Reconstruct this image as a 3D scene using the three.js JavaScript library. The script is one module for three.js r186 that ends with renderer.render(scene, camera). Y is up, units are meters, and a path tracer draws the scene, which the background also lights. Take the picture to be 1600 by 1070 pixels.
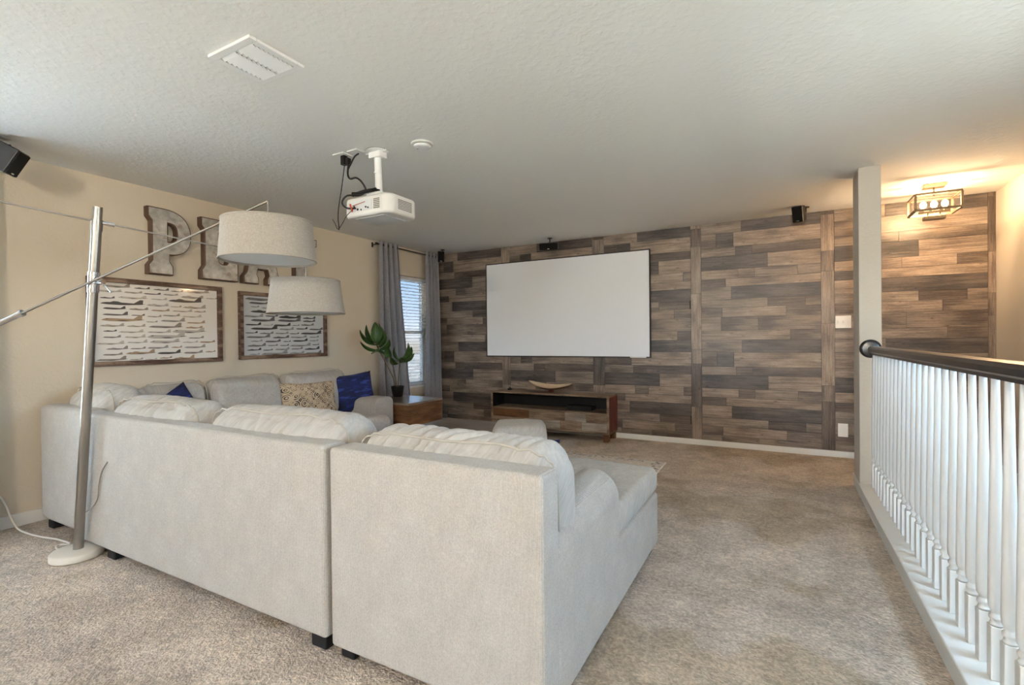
import * as THREE from 'three';
import { RoundedBoxGeometry } from 'three/addons/geometries/RoundedBoxGeometry.js';
import { mergeGeometries, mergeVertices } from 'three/addons/utils/BufferGeometryUtils.js';
import { RectAreaLightUniformsLib } from 'three/addons/lights/RectAreaLightUniformsLib.js';
RectAreaLightUniformsLib.init();

// ------------------------------------------------------------------ camera, sky, exposure
const scene = new THREE.Scene();
const camera = new THREE.PerspectiveCamera(70.0755, 1600 / 1070, 0.05, 400);
camera.rotation.order = 'YXZ';
camera.position.set(0, 1.1986, 0);
camera.rotation.set(-0.00688, 0.50026, -0.01063);
const renderer = new THREE.WebGLRenderer({ antialias: true });
renderer.toneMapping = THREE.LinearToneMapping;
renderer.toneMappingExposure = 1.42;
renderer.shadowMap.enabled = true;

const SUN = 150, SKY = 30;            // brightness of the hazy horizon
{ // a bright hazy day: white horizon, blue above, thin high cloud all round
  const w = 256, h = 128, d = new Float32Array(w * h * 4);
  for (let j = 0; j < h; j++) for (let i = 0; i < w; i++) {
    const el = (j + 0.5) / h * 180 - 90, k = (j * w + i) * 4;
    const t = 1 - Math.exp(-Math.max(0, el) / 4.5), z = Math.max(0, el) / 90;
    const c = el < 0 ? [0.55, 0.5, 0.42] : [1 - 0.72 * t + 0.42 * z, 1 - 0.44 * t + 0.26 * z, 1 - 0.06 * t];
    for (let q = 0; q < 3; q++) d[k + q] = c[q] * SKY * (el < 0 ? 1 : 0.95 + 0.05 * t);
    d[k + 3] = 1;
  }
  const t = new THREE.DataTexture(d, w, h, THREE.RGBAFormat, THREE.FloatType);
  t.mapping = THREE.EquirectangularReflectionMapping; t.magFilter = t.minFilter = THREE.LinearFilter; t.needsUpdate = true;
  scene.background = t;
}
{ // high sun behind the plank wall: it lights the land outside and enters no window
  const sun = new THREE.DirectionalLight(new THREE.Color(1, 0.95, 0.87), SUN); sun.position.set(0, 77, -64); sun.target.position.set(0, 0, 0); sun.castShadow = true; sun.name = 'sun';
  sun.shadow.mapSize.set(2048, 2048); Object.assign(sun.shadow.camera, { left: -60, right: 60, top: 60, bottom: -60, near: 1, far: 250 }); scene.add(sun, sun.target);
}
const LAMP_HALL = 0.68, LAMP_ROOM = 9.5;      // candela of one bulb: fixture by the stairs, fixture behind the camera
const LAMP_COLOR = new THREE.Color(1.0, 0.66, 0.36), LAMP_COLOR_ROOM = new THREE.Color(1.0, 0.86, 0.70);

// ------------------------------------------------------------------ helpers
const H = 2.44, XL = -4.413, XR = 1.665, ZF = -5.764, ZN = 7.5;
function mulberry(a) { return () => { a |= 0; a = a + 0x6D2B79F5 | 0; let t = Math.imul(a ^ a >>> 15, 1 | a); t = t + Math.imul(t ^ t >>> 7, 61 | t) ^ t; return ((t ^ t >>> 14) >>> 0) / 4294967296; }; }
const rnd = mulberry(7);
const lerp = (a, b, t) => a + (b - a) * t, clamp = (x, a = 0, b = 1) => Math.min(b, Math.max(a, x)), smooth = (a, b, x) => { const t = clamp((x - a) / (b - a)); return t * t * (3 - 2 * t); };
function hash2(x, y, s) { let n = Math.imul(x, 374761393) + Math.imul(y, 668265263) + Math.imul(s, 974634777); n = Math.imul(n ^ n >>> 13, 1274126177); return ((n ^ n >>> 16) >>> 0) / 4294967296; }
function noiseP(x, y, px, py, s = 0) { // tileable value noise, period px, py cells
  const xi = Math.floor(x), yi = Math.floor(y), fx = x - xi, fy = y - yi, m = (a, p) => ((a % p) + p) % p;
  const u = fx * fx * (3 - 2 * fx), v = fy * fy * (3 - 2 * fy), x0 = m(xi, px), x1 = m(xi + 1, px), y0 = m(yi, py), y1 = m(yi + 1, py);
  return lerp(lerp(hash2(x0, y0, s), hash2(x1, y0, s), u), lerp(hash2(x0, y1, s), hash2(x1, y1, s), u), v);
}
const fbm = (u, v, f, s, o = 4, gx = 1, gy = 1) => { let a = 0, w = 0.5, t = 0; for (let i = 0; i < o; i++) { const p = f << i; a += w * noiseP(u * p * gx, v * p * gy, p * gx, p * gy, s + i); t += w; w *= 0.5; } return a / t; };
const n3 = (x, y, z, s = 0) => (noiseP(x + z * 0.73, y - z * 0.41, 4096, 4096, s) + noiseP(y + x * 0.37 + 31, z + x * 0.53 + 17, 4096, 4096, s + 9)) - 1;
function dataTex(w, h, fn, srgb) {
  const d = new Uint8Array(w * h * 4);
  for (let j = 0; j < h; j++) for (let i = 0; i < w; i++) { const c = fn((i + 0.5) / w, (j + 0.5) / h), k = (j * w + i) * 4; for (let q = 0; q < 3; q++) d[k + q] = clamp(typeof c === 'number' ? c : c[q]) * 255; d[k + 3] = 255; }
  const t = new THREE.DataTexture(d, w, h); t.wrapS = t.wrapT = THREE.RepeatWrapping; t.magFilter = THREE.LinearFilter; t.minFilter = THREE.LinearMipmapLinearFilter; t.generateMipmaps = true; if (srgb) t.colorSpace = THREE.SRGBColorSpace; t.needsUpdate = true; return t;
}
const rep = (t, mx, my = mx) => { const c = t.clone(); c.repeat.set(1 / mx, 1 / my); c.needsUpdate = true; return c; };   // one tile covers mx by my metres
const std = (o) => new THREE.MeshStandardMaterial(o), phys = (o) => new THREE.MeshPhysicalMaterial(o);

const used = {};
const numbered = (n) => { used[n] = (used[n] ?? -1) + 1; return used[n] ? n + '_' + String(used[n]).padStart(3, '0') : n; };
function uvBox(g) { // texture coordinates in metres from the dominant direction of each face
  if (g.index) g = g.toNonIndexed();
  const p = g.attributes.position, uv = new Float32Array(p.count * 2), a = new THREE.Vector3(), b = new THREE.Vector3(), c = new THREE.Vector3();
  for (let i = 0; i < p.count; i += 3) {
    a.fromBufferAttribute(p, i); b.fromBufferAttribute(p, i + 1); c.fromBufferAttribute(p, i + 2); b.sub(a); c.sub(a); b.cross(c);
    const x = Math.abs(b.x), y = Math.abs(b.y), z = Math.abs(b.z);
    for (let k = i; k < i + 3; k++) { const X = p.getX(k), Y = p.getY(k), Z = p.getZ(k); uv[2 * k] = x > y && x > z ? Z : X; uv[2 * k + 1] = y >= x && y >= z ? Z : Y; }
  }
  g.setAttribute('uv', new THREE.BufferAttribute(uv, 2)); return g;
}
const V = (x, y, z) => new THREE.Vector3(x, y, z);
function box(x0, x1, y0, y1, z0, z1, r = 0, seg = 2) {
  const w = x1 - x0, h = y1 - y0, d = z1 - z0;
  const g = r ? new RoundedBoxGeometry(w, h, d, seg, Math.min(r, w / 2.01, h / 2.01, d / 2.01)) : new THREE.BoxGeometry(w, h, d);
  g.translate((x0 + x1) / 2, (y0 + y1) / 2, (z0 + z1) / 2); return uvBox(g);
}
function bar(a, b, r, r2 = r, seg = 14) {
  const d = V().subVectors(b, a), g = new THREE.CylinderGeometry(r2, r, d.length(), seg, 1);
  g.applyQuaternion(new THREE.Quaternion().setFromUnitVectors(V(0, 1, 0), d.clone().normalize())); const m = a.clone().add(b).multiplyScalar(0.5); g.translate(m.x, m.y, m.z); return g.toNonIndexed();
}
const tube = (pts, r, n = 48, rs = 7) => new THREE.TubeGeometry(new THREE.CatmullRomCurve3(pts.map((p) => V(...p)), false, 'centripetal'), n, r, rs, false).toNonIndexed();
const lathe = (pts, seg = 32) => new THREE.LatheGeometry(pts.map((p) => new THREE.Vector2(...p)), seg).toNonIndexed();
const at = (g, x, y, z) => { g.translate(x, y, z); return g; };
function merged(gs) {
  gs = Array.isArray(gs) ? gs : [gs]; if (gs.length === 1) return gs[0];
  return mergeGeometries(gs.map((g) => { g = g.index ? g.toNonIndexed() : g; for (const k of Object.keys(g.attributes)) if (!['position', 'normal', 'uv'].includes(k)) g.deleteAttribute(k); return g; }));
}
function mesh(name, gs, mat, parent) {
  const m = new THREE.Mesh(merged(gs), mat); m.name = parent ? name : numbered(name); m.castShadow = m.receiveShadow = true; (parent ?? scene).add(m); return m;
}
function tag(o, label, category, group, kind) { o.userData.label = label; o.userData.category = category; if (group) o.userData.group = group; if (kind) o.userData.kind = kind; return o; }
function thing(name, label, category, [x, y, z] = [0, 0, 0], turn = 0, group) {
  const g = new THREE.Group(); g.name = numbered(name); g.position.set(x, y, z); g.rotation.y = turn; scene.add(g); return tag(g, label, category, group);
}
function struct(name, gs, mat, label, category) { const m = mesh(name, gs, mat); m.name = name; return tag(m, label, category, null, 'structure'); }
function structGroup(name, label, category) { const g = new THREE.Group(); g.name = name; scene.add(g); return tag(g, label, category, null, 'structure'); }

// ------------------------------------------------------------------ textures and materials
const plasterBump = dataTex(512, 512, (u, v) => { const a = fbm(u, v, 26, 3, 3), b = fbm(u, v, 60, 11, 2); return clamp((a - 0.42) * 3.2) * 0.75 + b * 0.25; });
const wallBump = dataTex(512, 512, (u, v) => 0.65 * fbm(u, v, 40, 23, 3) + 0.35 * fbm(u, v, 110, 27, 2));
const carpetCol = dataTex(1024, 1024, (u, v) => {
  const big = fbm(u, v, 3, 41, 3), mid = fbm(u, v, 14, 45, 3), fine = fbm(u, v, 220, 49, 2), st = fbm(u, v, 5, 57, 4), fl = fbm(u, v, 70, 61, 2, 1, 2);
  const k = 0.86 + 0.16 * (big - 0.5) + 0.2 * (mid - 0.5) + 0.26 * (fine - 0.5) + 0.14 * (fl - 0.5), w = smooth(0.54, 0.66, st);
  return [k * lerp(0.90, 0.82, w), k * lerp(0.84, 0.75, w), k * lerp(0.775, 0.66, w)];
}, true);
const carpetBump = dataTex(1024, 1024, (u, v) => 0.6 * fbm(u, v, 170, 71, 2) + 0.4 * fbm(u, v, 48, 75, 3));
const ribTex = dataTex(512, 512, (u, v) => { const rib = 0.5 + 0.5 * Math.sin(u * Math.PI * 2 * 64), n = fbm(u, v, 90, 81, 2, 1, 1), b = fbm(u, v, 6, 85, 3), th = fbm(u, v, 64, 87, 2, 3, 1); const k = 0.735 + 0.075 * (rib - 0.5) + 0.10 * (n - 0.5) + 0.05 * (b - 0.5) + 0.06 * (th - 0.5); return [k, k * 0.968, k * 0.925]; }, true);
const ribBump = dataTex(512, 512, (u, v) => 0.6 * (0.5 + 0.5 * Math.sin(u * Math.PI * 2 * 64)) + 0.4 * fbm(u, v, 100, 91, 2));
const linenTex = dataTex(512, 512, (u, v) => { const a = fbm(u, v, 40, 101, 2, 6, 1), b = fbm(u, v, 40, 103, 2, 1, 6); const k = 0.66 + 0.10 * (a - 0.5) + 0.10 * (b - 0.5); return [k, k * 0.955, k * 0.895]; }, true);
function woodTex(base, dark, seed, contrast = 1) { // one tile: 1.2 m along the grain, 0.3 m across
  return dataTex(512, 256, (u, v) => {
    const wav = 0.06 * (fbm(u, v, 3, seed + 3, 2) - 0.5);
    const g = fbm(u, v + wav, 6, seed, 4, 1, 9), f = fbm(u, v, 24, seed + 7, 2, 1, 8), blot = fbm(u, v, 4, seed + 13, 3, 1, 1), saw = fbm(u, v, 40, seed + 19, 2, 2, 1);
    let t = 0.5 + contrast * (1.0 * (g - 0.5) + 0.55 * (f - 0.5) + 1.25 * (blot - 0.5) + 0.25 * (saw - 0.5));
    for (let k = 0; k < 5; k++) { const kx = hash2(k, 1, seed), ky = hash2(k, 2, seed), dx = Math.min(Math.abs(u - kx), 1 - Math.abs(u - kx)) * 4, dy = Math.min(Math.abs(v - ky), 1 - Math.abs(v - ky)), d = Math.hypot(dx * 0.75, dy * 1.6) * 14; t -= 0.55 * Math.exp(-d * d * 4) + 0.1 * Math.exp(-d * d * 0.4) * Math.sin(d * 9); }
    t = clamp(t); return [0, 1, 2].map((q) => lerp(dark[q], base[q], t));
  }, true);
}
const s255 = (r, g, b) => [r / 255, g / 255, b / 255];
const plankTones = {
  L: woodTex(s255(176, 157, 138), s255(104, 89, 78), 201), l: woodTex(s255(162, 146, 130), s255(96, 84, 75), 231), M: woodTex(s255(146, 129, 113), s255(80, 69, 61), 261),
  d: woodTex(s255(128, 112, 98), s255(66, 57, 51), 291), D: woodTex(s255(112, 100, 91), s255(54, 50, 48), 321),
};
const woodBump = dataTex(512, 256, (u, v) => 0.6 * fbm(u, v, 6, 401, 4, 1, 9) + 0.4 * fbm(u, v, 24, 407, 2, 1, 8));
const M = {};
for (const k in plankTones) M['plank' + k] = std({ map: rep(plankTones[k], 1.2, 0.3), bumpMap: rep(woodBump, 1.2, 0.3), bumpScale: 0.0012, roughness: 0.36 });
M.beige = std({ color: 0xd8cab4, roughness: 0.85, bumpMap: rep(wallBump, 0.5), bumpScale: 0.0012 });
M.wall = std({ color: 0xd0c8bb, roughness: 0.85, bumpMap: rep(wallBump, 0.5), bumpScale: 0.0012 });
M.ceiling = std({ color: 0xf0eee8, roughness: 0.92, bumpMap: rep(plasterBump, 0.55), bumpScale: 0.001 });
M.carpet = std({ map: rep(carpetCol, 1.9), bumpMap: rep(carpetBump, 1.1), bumpScale: 0.011, roughness: 1 });
M.white = std({ color: 0xf1f0ec, roughness: 0.42 });
M.trim = std({ color: 0xe6e4de, roughness: 0.5 });
M.fabric = phys({ map: rep(ribTex, 0.32), bumpMap: rep(ribBump, 0.32), bumpScale: 0.0012, roughness: 0.95, sheen: 0.25, sheenRoughness: 0.6, sheenColor: new THREE.Color(0.9, 0.86, 0.8) });
M.plush = std({ map: rep(dataTex(256, 256, (u, v) => { const k = 0.75 + 0.09 * (fbm(u, v, 40, 95, 2) - 0.5) + 0.06 * (fbm(u, v, 5, 97, 3) - 0.5); return [k, k * 0.972, k * 0.93]; }, true), 0.4), roughness: 1 });
M.piping = std({ color: 0xbdb5a8, roughness: 0.95 });
M.blackFoot = std({ color: 0x15171b, roughness: 0.55 });
M.seam = std({ color: 0x3a352f, roughness: 0.95 });
M.steel = std({ color: 0x9e9a94, metalness: 1, roughness: 0.3 });
M.nickel = std({ color: 0x80735f, metalness: 1, roughness: 0.42 });
M.chrome = std({ color: 0xc9ccd0, metalness: 1, roughness: 0.16 });
M.shade = std({ map: rep(linenTex, 0.3), roughness: 1 });
M.shadeIn = std({ color: 0xe6eaee, roughness: 0.9 });
M.lampBase = std({ color: 0xe4ddd0, roughness: 0.35 });
M.black = std({ color: 0x0c0d0f, roughness: 0.42 });
M.blackSatin = std({ color: 0x14171b, roughness: 0.3 });
M.grille = std({ color: 0x050506, roughness: 0.9 });
M.rail = phys({ color: 0x17191d, roughness: 0.32, clearcoat: 0.5, clearcoatRoughness: 0.25 });
M.screen = std({ color: 0xf2f3f5, roughness: 0.8 });
M.screenFrame = std({ color: 0x17181a, roughness: 0.5 });
M.glass = phys({ color: 0xffffff, transmission: 1, thickness: 0, roughness: 0.02, ior: 1.45 });
M.tintGlass = phys({ color: new THREE.Color(0.16, 0.165, 0.17), transmission: 1, thickness: 0, roughness: 0.02, ior: 1.45 });
M.clearPane = phys({ color: 0xf4f8f8, transmission: 1, thickness: 0, roughness: 0.0, ior: 1.45 });
M.blind = std({ color: 0xe8e9ea, roughness: 0.5 });
M.cord = std({ color: 0xe6e2da, roughness: 0.5 });
M.wire = std({ color: 0x8c8880, roughness: 0.5 });
M.plastic = std({ color: 0xe3dfd8, roughness: 0.45 });
M.plasticWhite = std({ color: 0xf0eee9, roughness: 0.4 });

// ------------------------------------------------------------------ the room shell
const T = 0.14;
const W1 = { z0: -5.58, z1: -4.70, y0: 0.57, y1: 2.07 }, W2 = { z0: -0.86, z1: -0.02, y0: 0.57, y1: 2.07 }, W3 = { x0: -2.4, x1: -1.0, y0: 0.35, y1: 2.2 }, W4 = { z0: -4.3, z1: -2.7, y0: -1.6, y1: -0.4 }, W5 = { z0: 0.3, z1: 0.8, y0: 0.5, y1: 1.9 }, W6 = { z0: -2.5, z1: -1.35, y0: 1.2, y1: 1.85 };
function wallShape(a0, a1, y0, y1, holes) {
  const s = new THREE.Shape([new THREE.Vector2(a0, y0), new THREE.Vector2(a1, y0), new THREE.Vector2(a1, y1), new THREE.Vector2(a0, y1)]);
  for (const [p, q, r, t] of holes) s.holes.push(new THREE.Path([new THREE.Vector2(p, r), new THREE.Vector2(p, t), new THREE.Vector2(q, t), new THREE.Vector2(q, r)]));
  return new THREE.ExtrudeGeometry(s, { depth: T, bevelEnabled: false });
}
{ // wall_left: shape drawn in (-z, y), turned to face +x
  const g = wallShape(-ZN - T, -ZF + T, 0, H, [[-W1.z1, -W1.z0, W1.y0, W1.y1], [-W2.z1, -W2.z0, W2.y0, W2.y1]]);
  g.rotateY(Math.PI / 2); g.translate(XL - T, 0, 0);
  struct('wall_left', uvBox(g), M.beige, 'beige painted wall behind the two framed prints and metal letters', 'wall');
  const n = wallShape(XL, XR + T, -2.7, H, [[W3.x0, W3.x1, W3.y0, W3.y1]]); n.translate(0, 0, ZN);
  struct('wall_near', uvBox(n), M.wall, 'plain painted wall on the near side of the room', 'wall');
  const r = wallShape(-ZN, -ZF + T, -2.7, H, [[-W4.z1, -W4.z0, W4.y0, W4.y1], [-W5.z1, -W5.z0, W5.y0, W5.y1], [-W6.z1, -W6.z0, W6.y0, W6.y1]]); r.rotateY(Math.PI / 2); r.translate(XR, 0, 0);
  struct('wall_right', uvBox(r), M.wall, 'cream wall beyond the stair railing lit by the flush light', 'wall');
  struct('ceiling', box(XL - T, XR + T, H, H + 0.12, ZF - T, ZN + T), M.ceiling, 'off-white textured plaster ceiling', 'ceiling');
}
{ // floor with the stair opening
  const s = new THREE.Shape([[XL, -ZN], [XR, -ZN], [XR, -1.9], [0.66, -1.9], [0.66, 4.40], [XR, 4.40], [XR, -ZF], [XL, -ZF]].map((p) => new THREE.Vector2(...p)));
  const g = new THREE.ExtrudeGeometry(s, { depth: 0.2, bevelEnabled: false }); g.rotateX(-Math.PI / 2); g.translate(0, -0.2, 0);
  const f = struct('floor', uvBox(g), M.carpet, 'beige plush carpet floor with worn patches', 'carpet');
  void f;
  struct('trim_4', [box(0.60, 0.66, -2.7, -0.2, ZF, ZN), box(0.66, XR, -2.7, -0.2, 1.9, 1.96)], M.wall, 'painted side of the stairwell below the railing', 'wall');
}
{ // stairs going down towards the viewer beside the railing
  const st = structGroup('stairs', 'carpeted stair flight going down behind the railing', 'stairs');
  for (let i = 0; i < 14; i++) mesh('step', box(0.66, XR, -2.7, -0.19 * (i + 1), -4.40 + 0.27 * i, -4.40 + 0.27 * (i + 1) + 0.02, 0.012, 1), M.carpet, st);
  mesh('lower_floor', box(0.66, XR, -2.75, -2.68, -4.4, 1.9), M.carpet, st);
}
{ // far wall: sheathing with planks and battens, each a piece of its own
  const wall = structGroup('wall_far', 'accent wall of grey-brown reclaimed wood planks behind the screen', 'wall');
  mesh('sheathing', box(XL, XR + T, -0.2, H, ZF - T, ZF - 0.008), M.seam, wall);
  const rows = [ // top to bottom; height weight, then [end fraction, tone]
    [110, [.14, 'M'], [.29, 'D'], [1, 'L']], [65, [.31, 'l'], [.45, 'd'], [1, 'd']], [103, [.58, 'D'], [1, 'L']], [70, [.33, 'L'], [.47, 'M'], [.82, 'L'], [1, 'M']], [62, [.22, 'd'], [1, 'L']],
    [95, [.27, 'l'], [1, 'D']], [65, [.58, 'l'], [.88, 'd'], [1, 'M']], [70, [.19, 'M'], [.73, 'L'], [1, 'M']], [105, [.18, 'l'], [.5, 'M'], [1, 'M']], [70, [.76, 'L'], [1, 'M']], [95, [.36, 'l'], [1, 'D']]];
  const sum = rows.reduce((a, r) => a + r[0], 0), TILE = 1.291, top0 = 2.323;
  const panels = [[XL, -3.305], [-3.176, -2.012], [-1.865, -0.862], [-0.752, 0.372], [0.484, 1.612]];
  const g0 = 0.0012;
  const order = ['L', 'l', 'M', 'd', 'D'];
  function piece(name, x0, x1, y0, y1, tone, vertical) {
    if (x1 - x0 < 0.02 || y1 - y0 < 0.012) return;
    const proud = 0.0005 + rnd() * 0.003;
    const g = box(x0 + g0, x1 - g0, y0 + g0, y1 - g0, ZF - 0.012, ZF + proud), uv = g.attributes.uv, ou = rnd() * 7, ov = rnd() * 7;
    for (let i = 0; i < uv.count; i++) { const a = uv.getX(i), b = uv.getY(i); vertical ? uv.setXY(i, b + ou, a + ov) : uv.setXY(i, a + ou, b + ov); }
    mesh(name, g, M['plank' + tone], wall);
  }
  panels.forEach(([x0, x1], pi) => {
    const full = 1.124, start = pi === 0 ? x1 - full : x0;
    for (let tl = -1; tl < 2; tl++) { let y = top0 - tl * TILE; for (const [h, ...ps] of rows) {
      const hh = h / sum * TILE, yb = Math.max(0.062, y - hh), yt = Math.min(H, y); y -= hh;
      if (yt - yb < 0.01) continue;
      let f = 0; for (const [e, tn] of ps) { let t = tn; if (rnd() < 0.12) t = order[clamp(order.indexOf(tn) + (rnd() < 0.5 ? -1 : 1), 0, 4)];
        const a = Math.max(x0, start + f * full), b = e === 1 ? x1 : Math.min(x1, start + e * full); f = e; piece('plank', a, b, yb, yt, t, false); }
    } }
  });
  [[-3.305, -3.176], [-2.012, -1.865], [-0.862, -0.752], [0.372, 0.484], [1.612, XR]].forEach(([a, b], bi) => {
    let y = 0.062, k = bi; const seq = ['l', 'M', 'L', 'd', 'M', 'L'], len = [0.52, 0.2, 0.36, 0.48, 0.16, 0.62];
    while (y < H - 0.01) { const e = Math.min(H, y + len[k % 6]); piece('batten', a, b, y, e, seq[k % 6], true); y = e; k += 1; }
  });
}
// baseboards, column, curb
struct('baseboard_far', box(XL, XR, 0, 0.062, ZF, ZF + 0.016, 0.004, 1), M.trim, 'low white baseboard along the plank wall', 'baseboard');
struct('baseboard_left', box(XL, XL + 0.016, 0, 0.085, ZF + 0.02, ZN, 0.004, 1), M.trim, 'white baseboard along the beige wall behind the sofa', 'baseboard');
struct('baseboard_right', box(XR - 0.016, XR, 0, 0.085, ZF + 0.02, -4.4, 0.004, 1), M.trim, 'white baseboard on the cream wall beyond the railing', 'baseboard');
struct('wall_column', box(0.522, 0.66, 0.06, H, -4.72, -4.42, 0.006, 1), M.wall, 'square painted column at the end of the stair railing', 'column');
{
  const c = structGroup('trim_1', 'white painted curb under the stair balusters', 'curb');
  mesh('curb_face', box(0.522, 0.66, 0, 0.075, -4.74, 1.86), M.white, c);
  mesh('curb_cap', box(0.512, 0.69, 0.075, 0.098, -4.76, 1.86, 0.006, 2), M.white, c);
}
// windows
function windowUnit(name, w, glass, label, flip) {
  const g = structGroup(name, label, 'window');
  const x0 = XL - T + 0.005, x1 = XL - T + 0.055, f = 0.045, ym = 1.31;
  mesh('window_frame', [box(x0, x1, w.y0, w.y1, w.z0, w.z0 + f), box(x0, x1, w.y0, w.y1, w.z1 - f, w.z1), box(x0, x1, w.y0, w.y0 + f, w.z0 + f, w.z1 - f), box(x0, x1, w.y1 - f, w.y1, w.z0 + f, w.z1 - f)], M.white, g);
  mesh('meeting_rail', box(x0, x1 + 0.008, ym - 0.022, ym + 0.022, w.z0 + f, w.z1 - f), M.white, g);
  mesh('pane', box(x0 + 0.02, x0 + 0.024, ym + 0.02, w.y1 - f, w.z0 + f, w.z1 - f), glass, g);
  mesh('pane', box(x0 + 0.02, x0 + 0.024, w.y0 + f, ym - 0.02, w.z0 + f, w.z1 - f), glass, g);
  mesh('window_sill', box(XL - 0.085, XL + 0.03, w.y0 - 0.022, w.y0 + 0.004, w.z0 - 0.03, w.z1 + 0.03, 0.006, 2), M.trim, g);
}
windowUnit('window_1', W1, M.tintGlass, 'single-hung window between the grey curtains');
windowUnit('window_2', W2, M.clearPane, 'single-hung window on the beige wall nearer the viewer');
{
  const g = structGroup('window_3', 'wide picture window in the near wall', 'window'), z0 = ZN + 0.05, z1 = ZN + 0.11, f = 0.05, xm = (W3.x0 + W3.x1) / 2;
  mesh('window_frame', [box(W3.x0, W3.x0 + f, W3.y0, W3.y1, z0, z1), box(W3.x1 - f, W3.x1, W3.y0, W3.y1, z0, z1), box(W3.x0 + f, W3.x1 - f, W3.y0, W3.y0 + f, z0, z1), box(W3.x0 + f, W3.x1 - f, W3.y1 - f, W3.y1, z0, z1), box(xm - f / 2, xm + f / 2, W3.y0 + f, W3.y1 - f, z0, z1)], M.white, g);
  mesh('pane', box(W3.x0 + f, xm - f / 2, W3.y0 + f, W3.y1 - f, z0 + 0.02, z0 + 0.024), M.clearPane, g);
  mesh('pane', box(xm + f / 2, W3.x1 - f, W3.y0 + f, W3.y1 - f, z0 + 0.02, z0 + 0.024), M.clearPane, g);
}
for (const [name, w, label] of [['window_4', W4, 'low stairwell window in the right wall'], ['window_5', W5, 'window in the right wall on the viewer side'], ['window_6', W6, 'high stairwell window in the right wall']]) {
  const g = structGroup(name, label, 'window'), x0 = XR + 0.05, x1 = XR + 0.11, f = 0.05, zm = (w.z0 + w.z1) / 2;
  mesh('window_frame', [box(x0, x1, w.y0, w.y1, w.z0, w.z0 + f), box(x0, x1, w.y0, w.y1, w.z1 - f, w.z1), box(x0, x1, w.y0, w.y0 + f, w.z0 + f, w.z1 - f), box(x0, x1, w.y1 - f, w.y1, w.z0 + f, w.z1 - f), box(x0, x1, w.y0 + f, w.y1 - f, zm - f / 2, zm + f / 2)], M.white, g);
  for (const [a, b] of [[w.z0 + f, zm - f / 2], [zm + f / 2, w.z1 - f]]) mesh('pane', box(x0 + 0.02, x0 + 0.024, w.y0 + f, w.y1 - f, a, b), M.clearPane, g);
}
{ // land outside, one storey down
  const gcol = dataTex(256, 256, (u, v) => { const k = 0.62 + 0.5 * (fbm(u, v, 5, 501, 4) - 0.5), m = fbm(u, v, 9, 511, 3); return [k * lerp(1.0, 0.92, m), k * lerp(0.96, 0.92, m), k * 0.90]; }, true);
  const g = new THREE.CircleGeometry(180, 48); g.rotateX(-Math.PI / 2); g.translate(0, -3.4, 0);
  const uv = g.attributes.uv, p = g.attributes.position; for (let i = 0; i < uv.count; i++) uv.setXY(i, p.getX(i), p.getZ(i));
  const rt = dataTex(256, 256, (u, v) => { const k = 0.80 + 0.2 * (fbm(u, v, 24, 521, 3) - 0.5); return [k, k * 0.985, k * 0.96]; }, true);
  const rg = new THREE.BoxGeometry(3.4, 0.1, 10.5); rg.rotateZ(0.05); rg.translate(-6.32, -0.42, -2.6);
  tag(mesh('lower_roof', uvBox(rg), std({ map: rep(rt, 2), roughness: 0.95 })), 'pale lower roof below the windows outside', 'roof', null, 'structure');
  tag(mesh('ground', g, std({ map: rep(gcol, 40), roughness: 1 })), 'dry open land outside the window', 'ground', null, 'structure');
}

// ------------------------------------------------------------------ blinds and curtains
function blind(label, w, n, tilt) {
  const b = thing('window_blind', label, 'blind', [XL - 0.045, w.y0, (w.z0 + w.z1) / 2]);
  const hw = (w.z1 - w.z0) / 2 - 0.012, top = w.y1 - w.y0;
  mesh('headrail', box(-0.028, 0.028, top - 0.05, top - 0.003, -hw, hw, 0.004, 1), M.blind, b);
  const sg = box(-0.024, 0.024, -0.0014, 0.0014, -hw, hw); sg.rotateZ(tilt);
  for (let i = 0; i < n; i++) { const s = new THREE.Mesh(sg, M.blind); s.name = 'slat'; s.castShadow = s.receiveShadow = true; s.position.y = 0.05 + (top - 0.12) * i / (n - 1); b.add(s); }
  mesh('bottom_rail', box(-0.024, 0.024, 0.008, 0.028, -hw, hw, 0.004, 1), M.blind, b);
  for (const z of [-hw * 0.6, 0, hw * 0.6]) mesh('ladder_cord', [bar(V(0.0255, 0.02, z), V(0.0255, top - 0.03, z), 0.0011, 0.0011, 5)], M.cord, b);
}
blind('white horizontal slat blind in the window between the curtains', W1, 33, 0.06);
blind('white horizontal slat blind in the nearer window', W2, 33, 0.35);
const clothTex = dataTex(256, 256, (u, v) => { const k = 0.62 + 0.12 * (fbm(u, v, 30, 601, 2, 4, 1) - 0.5) + 0.12 * (fbm(u, v, 30, 603, 2, 1, 4) - 0.5); return [k * 0.985, k * 0.975, k]; }, true);
M.curtain = phys({ map: rep(clothTex, 0.25), roughness: 0.9, transmission: 0.28, thickness: 0, side: THREE.DoubleSide });
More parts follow.
